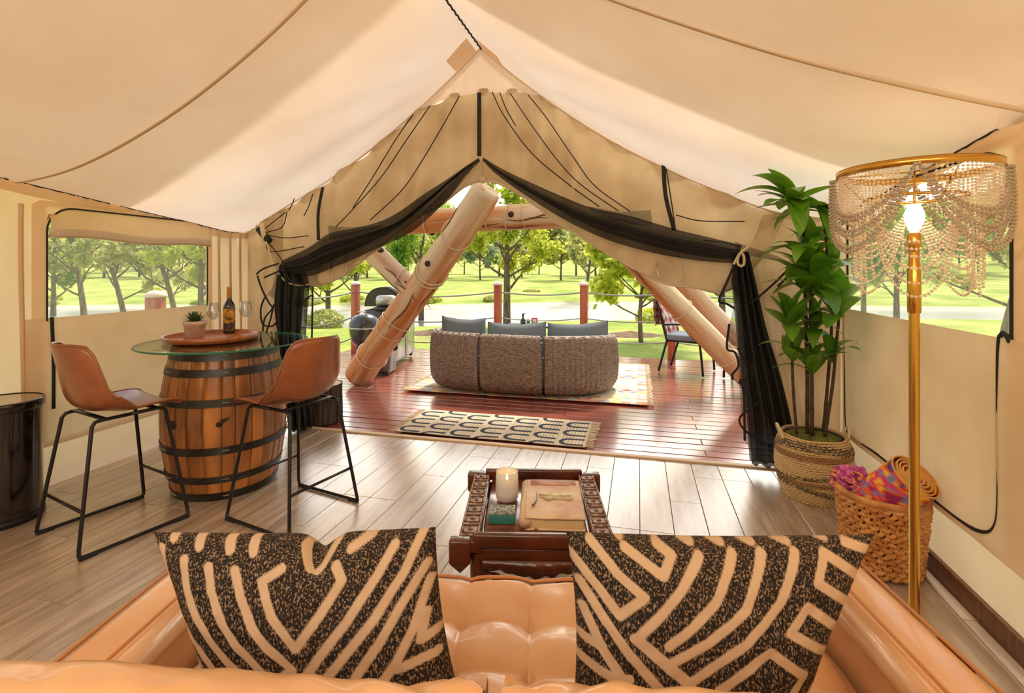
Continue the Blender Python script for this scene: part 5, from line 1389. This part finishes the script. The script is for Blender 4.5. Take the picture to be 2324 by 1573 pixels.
# ---- grill
gp = PF(870, 838, 0)
gr = tag(empty('gas_grill', (-1.83, 7.65, 0), math.radians(-4)), 'black and stainless gas grill cabinet behind the leaning log', 'grill')
MB().box((0, 0, .44), (.42, 1.10, .76)).build('cabinet', M_grillblack, gr, bevel=.01)
for y in (-.27, .27):
    d_ = MB().box((.215, y, .42), (.02, .50, .66)).build('door', M_steel, gr, bevel=.004)
    MB().tube([(.245, y-.17, .70), (.245, y+.17, .70)], .012, 8).build('door_handle', M_black, d_)
MB().box((.22, 0, .80), (.05, 1.08, .10)).build('control_panel', M_steel, gr, bevel=.006)
for k in range(5): 
    o = MB().lathe([(.028, 0), (.026, .03), (0.0001, .032)], n=14).build('knob', M_black, gr); o.location = (.245, -.4+.2*k, .80); o.rotation_euler = (0, PI/2, 0)
rows = []
for i in range(21):
    a = PI*i/20; rows.append([Vector((-.0+.25*math.cos(a), y, .86+.27*math.sin(a)**.8)) for y in (-.40, .40)])
MB().grid(rows).build('hood', M_grillblack, gr, solid=.015)
for y in (-.40, .40): MB().add([Vector((.25*math.cos(PI*i/20), y, .86+.27*math.sin(PI*i/20)**.8)) for i in range(21)], [tuple(range(21))]).build('hood_end', M_grillblack, gr)
MB().tube([(.27, -.3, 1.0), (.30, -.3, 1.0), (.30, .3, 1.0), (.27, .3, 1.0)], .012, 8).build('hood_handle', M_steel, gr)
MB().box((0, .74, .84), (.44, .36, .05)).build('side_shelf', M_steel, gr, bevel=.01)
for k in range(4): MB().box((.225, .61+.09*k, .875), (.03, .05, .05)).build('burner_knob_plate', M_white, gr, bevel=.004)
for x in (-.17, .17):
    for y in (-.5, .5): 
        o = MB().lathe([(.03, -.012), (.035, 0), (.03, .012)], n=14).build('wheel', M_rubber, gr); o.location = (x, y, .035); o.rotation_euler = (0, PI/2, 0)
        MB().box((x, y, .055), (.05, .05, .03)).build('caster_fork', M_black, gr)
# near tower cooker beside the post: upright smoker with domed lid
km = PF(846, 838, 0)
kg = tag(empty('kettle_smoker', (-1.95, 6.72, 0)), 'round black kettle smoker with domed lid left of the leaning log', 'grill')
MB().lathe([(0.0001, .36), (.12, .38), (.18, .46), (.20, .56), (.20, .62)], n=32).build('bowl', M_grillblack, kg)
MB().lathe([(.203, .62), (.20, .68), (.16, .76), (.08, .80), (0.0001, .81)], n=32).build('lid', M_grillblack, kg)
MB().lathe([(.201, .612), (.208, .612), (.208, .632), (.201, .632)], n=32).build('lid_band', M_steel, kg)
MB().tube([(-.05, -.12, .80), (-.05, -.14, .84), (.05, -.14, .84), (.05, -.12, .80)], .009, 6).build('lid_handle', M_steel, kg)
for k in range(3):
    a = k*2*PI/3+.5; MB().tube([(.13*math.cos(a), .13*math.sin(a), .42), (.20*math.cos(a), .20*math.sin(a), 0.01)], .013, 8).build('leg', M_black, kg)
hc = tag(empty('fridge_cabinet', (-1.72, 6.86, 0), math.radians(-4)), 'low grey steel cabinet standing at the foot of the grill', 'cabinet')
MB().box((0, 0, .30), (.20, .36, .58)).build('body', M_grillblack, hc, bevel=.008); MB().box((.02, -.186, .30), (.15, .01, .50)).build('panel', M_steel, hc)
# side burner pot lid seen above the log
tb2 = tag(empty('tabletop_griddle', P(878, 703, 7.2)), 'small covered grey griddle standing on the grill left end', 'grill')
MB().box((0, 0, .02), (.30, .30, .05)).build('tray', M_grillblack, tb2, bevel=.01)
MB().box((0, 0, .13), (.27, .28, .16)).build('cover', M_steel, tb2, bevel=.05)
MB().box((0, 0, -.05), (.12, .12, .10)).build('pedestal', M_black, tb2)
# ---- metal armchair with throw
ac = tag(empty('patio_armchair', (2.42, 6.92, 0), math.atan2(-.8, -.6)), 'black metal patio armchair with grey seat cushion at the right of the deck', 'armchair')
# local +y is the facing direction
def tb_(pts, r, nm, n=24): return MB().tube(resample([Vector(p) for p in pts], n), r, 8).build(nm, M_black, ac)
for sx in (-1, 1):
    tb_([(sx*.26, .26, 0.005), (sx*.27, .24, .25), (sx*.27, .22, .42)], .016, 'leg')
    tb_([(sx*.24, -.34, 0.005), (sx*.25, -.27, .25), (sx*.25, -.22, .42)], .016, 'leg')
    tb_([(sx*.27, .22, .42), (sx*.29, .22, .56), (sx*.30, .15, .64), (sx*.30, -.05, .66), (sx*.27, -.27, .64)], .014, 'armrest')
    tb_([(sx*.25, -.22, .42), (sx*.25, -.28, .65), (sx*.22, -.36, .92)], .014, 'back_post')
tb_([(-.22, -.36, .92), (-.1, -.375, .96), (.1, -.375, .96), (.22, -.36, .92)], .014, 'top_rail')
for k in range(5): tb_([(-.18+.09*k, -.24, .44), (-.17+.085*k, -.36, .93)], .006, 'spindle', 6)
tb_([(-.26, .22, .42), (.26, .22, .42)], .013, 'seat_rail', 6); tb_([(-.25, -.22, .42), (.25, -.22, .42)], .013, 'seat_rail', 6)
MB().box((0, 0, .425), (.50, .46, .012)).build('seat_plate', M_black, ac)
rbox((0, .01, .475), (.52, .50, .085), .035, 4).build('seat_cushion', M_greycush, ac)
def plaid(vs):
    x = vs[:, 0]; y = vs[:, 2]+vs[:, 1]; s1_ = ((x/.10) % 1 < .5); s2_ = ((y/.10) % 1 < .5)
    r_ = lin(150, 40, 46); w_ = lin(222, 212, 204); g_ = lin(120, 112, 110); m_ = (r_+w_)/2
    c = np.where((s1_ & s2_)[:, None], r_, np.where((~s1_ & ~s2_)[:, None], w_, m_)); return np.where((((x/.10) % 1 > .92))[:, None], g_, c)
thr = tag(empty('plaid_throw', ac.location, ac.rotation_euler[2]), 'red and white plaid throw draped over the armchair back', 'blanket')
rows = []
path_ = resample([Vector((0, -.22, .47)), Vector((0, -.235, .56)), Vector((0, -.28, .72)), Vector((0, -.345, .94)), Vector((0, -.365, .985)), Vector((0, -.40, .97)), Vector((0, -.41, .85)), Vector((0, -.39, .62))], 40)
for i, p in enumerate(path_): rows.append([Vector((x+.02*math.sin(i*.2), p.y+.014*math.sin(x*26+i*.2), p.z+.03*mn.noise(Vector((x*5, i*.1, 0))))) for x in [-.23+.46*k/40 for k in range(41)]])
o = MB().grid(rows).build('throw_cloth', M_rugcol, thr, solid=.008); setcol(o, plaid)
ot = tag(empty('patio_ottoman', (3.0, 6.55, 0), math.atan2(-.8, -.6)), 'low metal footstool under a grey blanket right of the armchair', 'footstool')
for sx in (-1, 1):
    for sy in (-1, 1): MB().tube([(sx*.20, sy*.20, 0.005), (sx*.18, sy*.18, .40)], .015, 8).build('leg', M_black, ot)
MB().box((0, 0, .40), (.42, .42, .02)).build('seat_frame', M_black, ot)
rbox((0, 0, .445), (.44, .44, .07), .03, 4).build('cushion', M_greycush, ot)
gbk = tag(empty('grey_blanket', ot.location, ot.rotation_euler[2]), 'pale grey blanket spread over the footstool and chair edge', 'blanket')
rows = [[Vector((-.25+.5*i/24, -.30+.62*j/24, .492+.008*mn.noise(Vector((i*.3, j*.3, 2)))-.16*max(0, abs(i/24-.5)*2-.9)*4)) for i in range(25)] for j in range(25)]
MB().grid(rows).build('blanket_cloth', mat('grey_blanket', S(176, 172, 172), .95, bump=.3, bscale=40), gbk, solid=.008)

# ================================================================== LANDSCAPE
def rivc(X): return 26.0+1.6*math.sin(X*.09+.6)+.9*math.sin(X*.21)
def gh(X, Y):
    R_ = math.hypot(X, Y); yc = rivc(X); w = 6.0 if X < 6 else 6.0-.10*min(30, X-6)
    z = -.62+.05*mn.noise(Vector((X*.25, Y*.25, 0)))
    z -= .75*math.exp(-(abs(Y-yc)/w)**4)*(1 if Y > 0 else 0)
    z += .9*max(0, min(1, (R_-40)/70))+7.5*max(0, min(1, (R_-110)/90))**1.3*(1+.5*mn.noise(Vector((X*.02, Y*.02, 3))))
    return z
rows = []
radii = [.5, 3, 5, 7, 8.5]+[9+.5*i for i in range(60)]+[39+1.03**i*1.2*i for i in range(1, 46)]
for R_ in radii:
    rows.append([Vector((R_*math.sin(a), R_*math.cos(a), gh(R_*math.sin(a), R_*math.cos(a)) if R_ > 3 else -.66)) for a in [2*PI*k/320 for k in range(321)]])
def groundmat():
    m = bpy.data.materials.new('lawn'); m.use_nodes = True; nt = m.node_tree; N = nt.nodes; L = nt.links; N.clear()
    out = N.new('ShaderNodeOutputMaterial'); p = N.new('ShaderNodeBsdfPrincipled'); p.inputs['Roughness'].default_value = .95; p.inputs['Specular IOR Level'].default_value = .1
    g = N.new('ShaderNodeNewGeometry'); sx = N.new('ShaderNodeSeparateXYZ'); L.new(g.outputs['Position'], sx.inputs[0])
    n1 = N.new('ShaderNodeTexNoise'); n1.inputs['Scale'].default_value = .35; n1.inputs['Detail'].default_value = 6; L.new(g.outputs['Position'], n1.inputs[0])
    n2 = N.new('ShaderNodeTexNoise'); n2.inputs['Scale'].default_value = 9; n2.inputs['Detail'].default_value = 4; L.new(g.outputs['Position'], n2.inputs[0])
    r = N.new('ShaderNodeValToRGB'); L.new(n1.outputs[0], r.inputs[0]); r.color_ramp.elements[0].position = .35; r.color_ramp.elements[0].color = S(130, 148, 64); r.color_ramp.elements[1].position = .68; r.color_ramp.elements[1].color = S(188, 184, 110)
    e = r.color_ramp.elements.new(.5); e.color = S(156, 166, 80)
    hs = N.new('ShaderNodeHueSaturation'); L.new(r.outputs[0], hs.inputs['Color']); mr = N.new('ShaderNodeMapRange'); L.new(n2.outputs[0], mr.inputs[0]); mr.inputs['To Min'].default_value = .55; mr.inputs['To Max'].default_value = 1.4; L.new(mr.outputs[0], hs.inputs['Value'])
    sr = N.new('ShaderNodeMapRange'); L.new(sx.outputs['Z'], sr.inputs[0]); sr.inputs['From Min'].default_value = -.80; sr.inputs['From Max'].default_value = -.90; 
    mx_ = N.new('ShaderNodeMix'); mx_.data_type = 'RGBA'; L.new(sr.outputs[0], mx_.inputs[0]); L.new(hs.outputs[0], mx_.inputs[6]); mx_.inputs[7].default_value = S(206, 190, 160)
    L.new(mx_.outputs[2], p.inputs['Base Color']); b = N.new('ShaderNodeBump'); b.inputs['Strength'].default_value = .7; b.inputs['Distance'].default_value = .06; L.new(n2.outputs[0], b.inputs['Height']); L.new(b.outputs[0], p.inputs['Normal'])
    L.new(p.outputs[0], out.inputs[0]); return m
struct(MB().grid(rows).build('ground', groundmat()))
M_water = mat('river_water', S(128, 130, 118), .22, bump=.4, bscale=3, spec=.9, bdist=.06)
rows = [[Vector((x, rivc(x)+dy, -1.02)) for dy in (-9, -4, 0, 4, 9)] for x in [-70+2*i for i in range(61)]]
struct(MB().grid(rows).build('river', M_water))
for (x, y, Y, w, lab) in ((1432, 752, 15.3, 1.0, 'brown mound of bare earth on the lawn right of the wicker sofa'), (975, 750, 15.8, .7, 'brown mound of bare earth on the lawn between grill and wicker sofa')):
    X_ = (x-CX)/F*Y; b = MB(); rows = []
    for i in range(8):
        r = i/7; rows.append([Vector((w*r*math.cos(a)*(1+.15*mn.noise(Vector((math.cos(a)*2, math.sin(a)*2, w)))), .7*r*math.sin(a), .12*(1-r*r)+.03*mn.noise(Vector((r*4, a, 1)))-.02)) for a in [2*PI*k/30 for k in range(31)]])
    o = b.grid(rows).build('earth_mound', M_dirt); o.location = (X_, Y, gh(X_, Y)); tag(o, lab, 'mound')
# ---- trees
def tree_mesh(seed, Hh, cr, cz, levels, nleaf, ls, mleaf, flat=1.0, lean=0, tr=.10, open_=.5, nmain=6):
    rr = random.Random(seed); wood = MB(); tips = []
    top = Vector((lean, rr.uniform(-.2, .2), Hh*.62)); tp = resample([Vector((0, 0, -.1)), Vector((lean*.25+.08*rr.uniform(-1, 1), 0, Hh*.25)), top], 10)
    wood.tube(tp, [tr*(1-.6*i/9) for i in range(10)], 7)
    def grow(p, d, L, r, lev):
        pts = [p]; q = p.copy(); dd = d.copy()
        for k in range(4):
            dd = (dd+Vector((rr.uniform(-.3, .3), rr.uniform(-.3, .3), rr.uniform(-.05, .25)))*.6).normalized(); q = q+dd*L/4; pts.append(q.copy())
            if lev >= levels-1: tips.append(q.copy())
        wood.tube(pts, [r*(1-.6*i/4) for i in range(5)], 5, caps=False)
        if lev < levels-1:
            for k in range(3): grow(pts[rr.choice([2, 3, 4])], (dd+Vector((rr.uniform(-1, 1), rr.uniform(-1, 1), rr.uniform(-.3, .6)))*.9).normalized(), L*.62, r*.45, lev+1)
    for k in range(nmain):
        a = k*2.4+rr.random(); t = .42+.58*k/nmain; p = tp[min(9, int(t*9))]; grow(p, Vector((math.cos(a), math.sin(a)*.9, .45+.5*k/nmain)).normalized(), cr*.95, tr*.38, 0)
    T_ = np.array([tuple(t) for t in tips]); rng = np.random.RandomState(seed)
    idx = rng.randint(0, len(T_), nleaf); C = T_[idx]+rng.normal(0, cr*.13*(1.2-open_), (nleaf, 3))*[1, 1, .7*flat]
    A = rng.normal(size=(nleaf, 3)); A /= np.linalg.norm(A, axis=1)[:, None]; Bv = rng.normal(size=(nleaf, 3)); Bv -= (Bv*A).sum(1)[:, None]*A; Bv /= np.linalg.norm(Bv, axis=1)[:, None]
    s = ls*rng.uniform(.6, 1.25, nleaf)[:, None]
    V = np.stack([C-A*s, C+Bv*s*.55, C+A*s, C-Bv*s*.55], 1).reshape(-1, 3)
    me = bpy.data.meshes.new('foliage'); me.vertices.add(len(V)); me.vertices.foreach_set('co', V.astype(np.float32).ravel()); me.loops.add(nleaf*4); me.loops.foreach_set('vertex_index', np.arange(nleaf*4, dtype=np.int32))
    me.polygons.add(nleaf); me.polygons.foreach_set('loop_start', np.arange(nleaf, dtype=np.int32)*4); me.update(); me.materials.append(mleaf)
    return wood.build('trunk', M_trunk, mesh_only=True), me
def tree(nm, meshes, x, y, lab, sc_=1, rot=0, grp=None, z=None):
    r = tag(empty(nm, (x, y, gh(x, y) if z is None else z), rot), lab, 'tree', grp); r.scale = (sc_,)*3
    link('trunk', meshes[0], r); f = link('foliage', meshes[1], r); f['kind'] = 'stuff'; return r
TA = tree_mesh(11, 6.6, 1.35, 0, 3, 9000, .085, M_lf[0], tr=.15, open_=.45, nmain=10)
TB = tree_mesh(12, 6.0, 1.5, 0, 3, 9000, .085, M_lf[1], tr=.14, open_=.4, nmain=8)
TC = tree_mesh(13, 6.2, 1.3, 0, 3, 4200, .11, M_lf[2], tr=.12, open_=.6, lean=.9, nmain=9)
TD = tree_mesh(14, 3.6, 1.15, 0, 3, 6500, .13, M_lf[0], tr=.07, open_=.2, nmain=12)
TE = tree_mesh(15, 6.5, 1.5, 0, 3, 3600, .12, M_lf[2], tr=.13, open_=.6, lean=-1.0, nmain=8)
def at(px, Y): return (px-CX)/F*Y
tree('leafy_tree', TA, at(1150, 17.7), 17.7, 'yellow-green leafy tree standing on the near river bank behind the wicker sofa', .98, 0)
tree('leafy_tree', TC, at(1330, 34), 34, 'slim olive tree with sparse crown on the far bank right of centre', 1.15, 1.0)
tree('broadleaf_tree', TD, at(1455, 13.8), 13.8, 'bushy bright green tree left of the slanting right log', 1.0, 2.1)
tree('broadleaf_tree', TB, at(1640, 17), 17, 'green tree behind the right log pair', .9, 2.7)
tree('leafy_tree', TB, at(955, 24), 24, 'green tree behind the grill and leaning log', 1.1, .4)
tree('leafy_tree', TC, at(812, 27), 27, 'olive tree left of the first railing post', 1.1, 2.2)
tree('leafy_tree', TA, at(745, 20), 20, 'yellow-green tree beside the left netting', .85, 3.4)
tree('leafy_tree', TE, at(895, 33), 33, 'pale olive tree on the far bank between post and log', 1.2, 4.4)
tree('window_tree', TC, at(195, 19), 19, 'leaning olive tree seen at the left of the left window', 1.0, 2.9)
tree('window_tree', TE, at(290, 23), 23, 'forked olive tree seen in the middle of the left window', 1.05, .3)
tree('window_tree', TC, at(345, 31), 31, 'slender olive tree behind the capped post in the left window', 1.0, 5.0)
tree('window_tree', TE, at(405, 20), 20, 'thick trunked olive tree in the right part of the left window', .95, 1.2)
tree('window_tree', TA, at(455, 17), 17, 'yellow-green tree at the right edge of the left window', .8, .8)
tree('window_tree', TB, at(120, 26), 26, 'green tree at the left edge of the left window', 1.0, .8)
tree('window_tree', TE, at(2270, 12.5), 12.5, 'olive tree seen through the right window beyond the lamp', .85, 1.9)
tree('window_tree', TB, at(2035, 18), 18, 'green tree seen through the right window left of the lamp pole', .8, .9)
tree('window_tree', TC, at(1960, 20), 20, 'olive tree behind the large plant seen through the right window', .9, .9)
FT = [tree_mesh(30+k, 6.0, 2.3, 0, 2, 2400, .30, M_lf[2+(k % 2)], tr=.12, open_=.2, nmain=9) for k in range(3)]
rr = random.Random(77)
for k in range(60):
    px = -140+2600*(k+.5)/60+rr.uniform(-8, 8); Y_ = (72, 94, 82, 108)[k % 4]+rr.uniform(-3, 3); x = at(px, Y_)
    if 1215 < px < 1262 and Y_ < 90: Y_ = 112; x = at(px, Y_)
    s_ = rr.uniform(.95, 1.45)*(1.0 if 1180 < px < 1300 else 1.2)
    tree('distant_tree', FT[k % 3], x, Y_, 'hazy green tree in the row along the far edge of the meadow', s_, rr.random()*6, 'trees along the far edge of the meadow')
# low bushes on the banks
def bush(seed, m):
    rng = np.random.RandomState(seed); n = 900; C = rng.normal(0, 1, (n, 3)); C /= np.linalg.norm(C, axis=1)[:, None]; C *= rng.uniform(.5, 1, n)[:, None]**.4; C = C*[.6, .6, .38]+[0, 0, .25]
    A = rng.normal(size=(n, 3)); A /= np.linalg.norm(A, axis=1)[:, None]; Bv = np.cross(A, rng.normal(size=(n, 3))); Bv /= np.linalg.norm(Bv, axis=1)[:, None]; s = .07
    V = np.stack([C-A*s, C+Bv*s*.6, C+A*s, C-Bv*s*.6], 1).reshape(-1, 3); me = bpy.data.meshes.new('bush'); me.vertices.add(len(V)); me.vertices.foreach_set('co', V.astype(np.float32).ravel()); me.loops.add(n*4); me.loops.foreach_set('vertex_index', np.arange(n*4, dtype=np.int32)); me.polygons.add(n); me.polygons.foreach_set('loop_start', np.arange(n, dtype=np.int32)*4); me.update(); me.materials.append(m); return me
BM_ = [bush(1, M_lf[1]), bush(2, M_lf[0]), bush(3, M_lf[2])]
for k in range(18):
    px = 120+rr.random()*1500; side_ = rr.choice([6.6, 7.2, 8, 16]); Y_ = 26+side_; x = at(px, Y_); Y_ = rivc(x)+side_; o = link('bush', BM_[k % 3], None, (x, Y_, gh(x, Y_)-.05), (0, 0, rr.random()*6), (rr.uniform(1, 1.9), rr.uniform(.7, 1.1), rr.uniform(.4, .8)))
    tag(o, 'low green bush on the far river bank', 'bush', 'bushes on the far bank')
for (x, Y_, m_, s_, lab) in ((at(1470, 19.6), 19.4, 1, .9, 'small yellow-green bush on the near bank left of the armchair'), (at(738, 18), 18.0, 2, 1.1, 'olive bush on the near bank by the left netting')):
    o = link('bush', BM_[m_], None, (x, Y_, gh(x, Y_)-.03), (0, 0, 1), (s_, s_, s_)); tag(o, lab, 'bush')
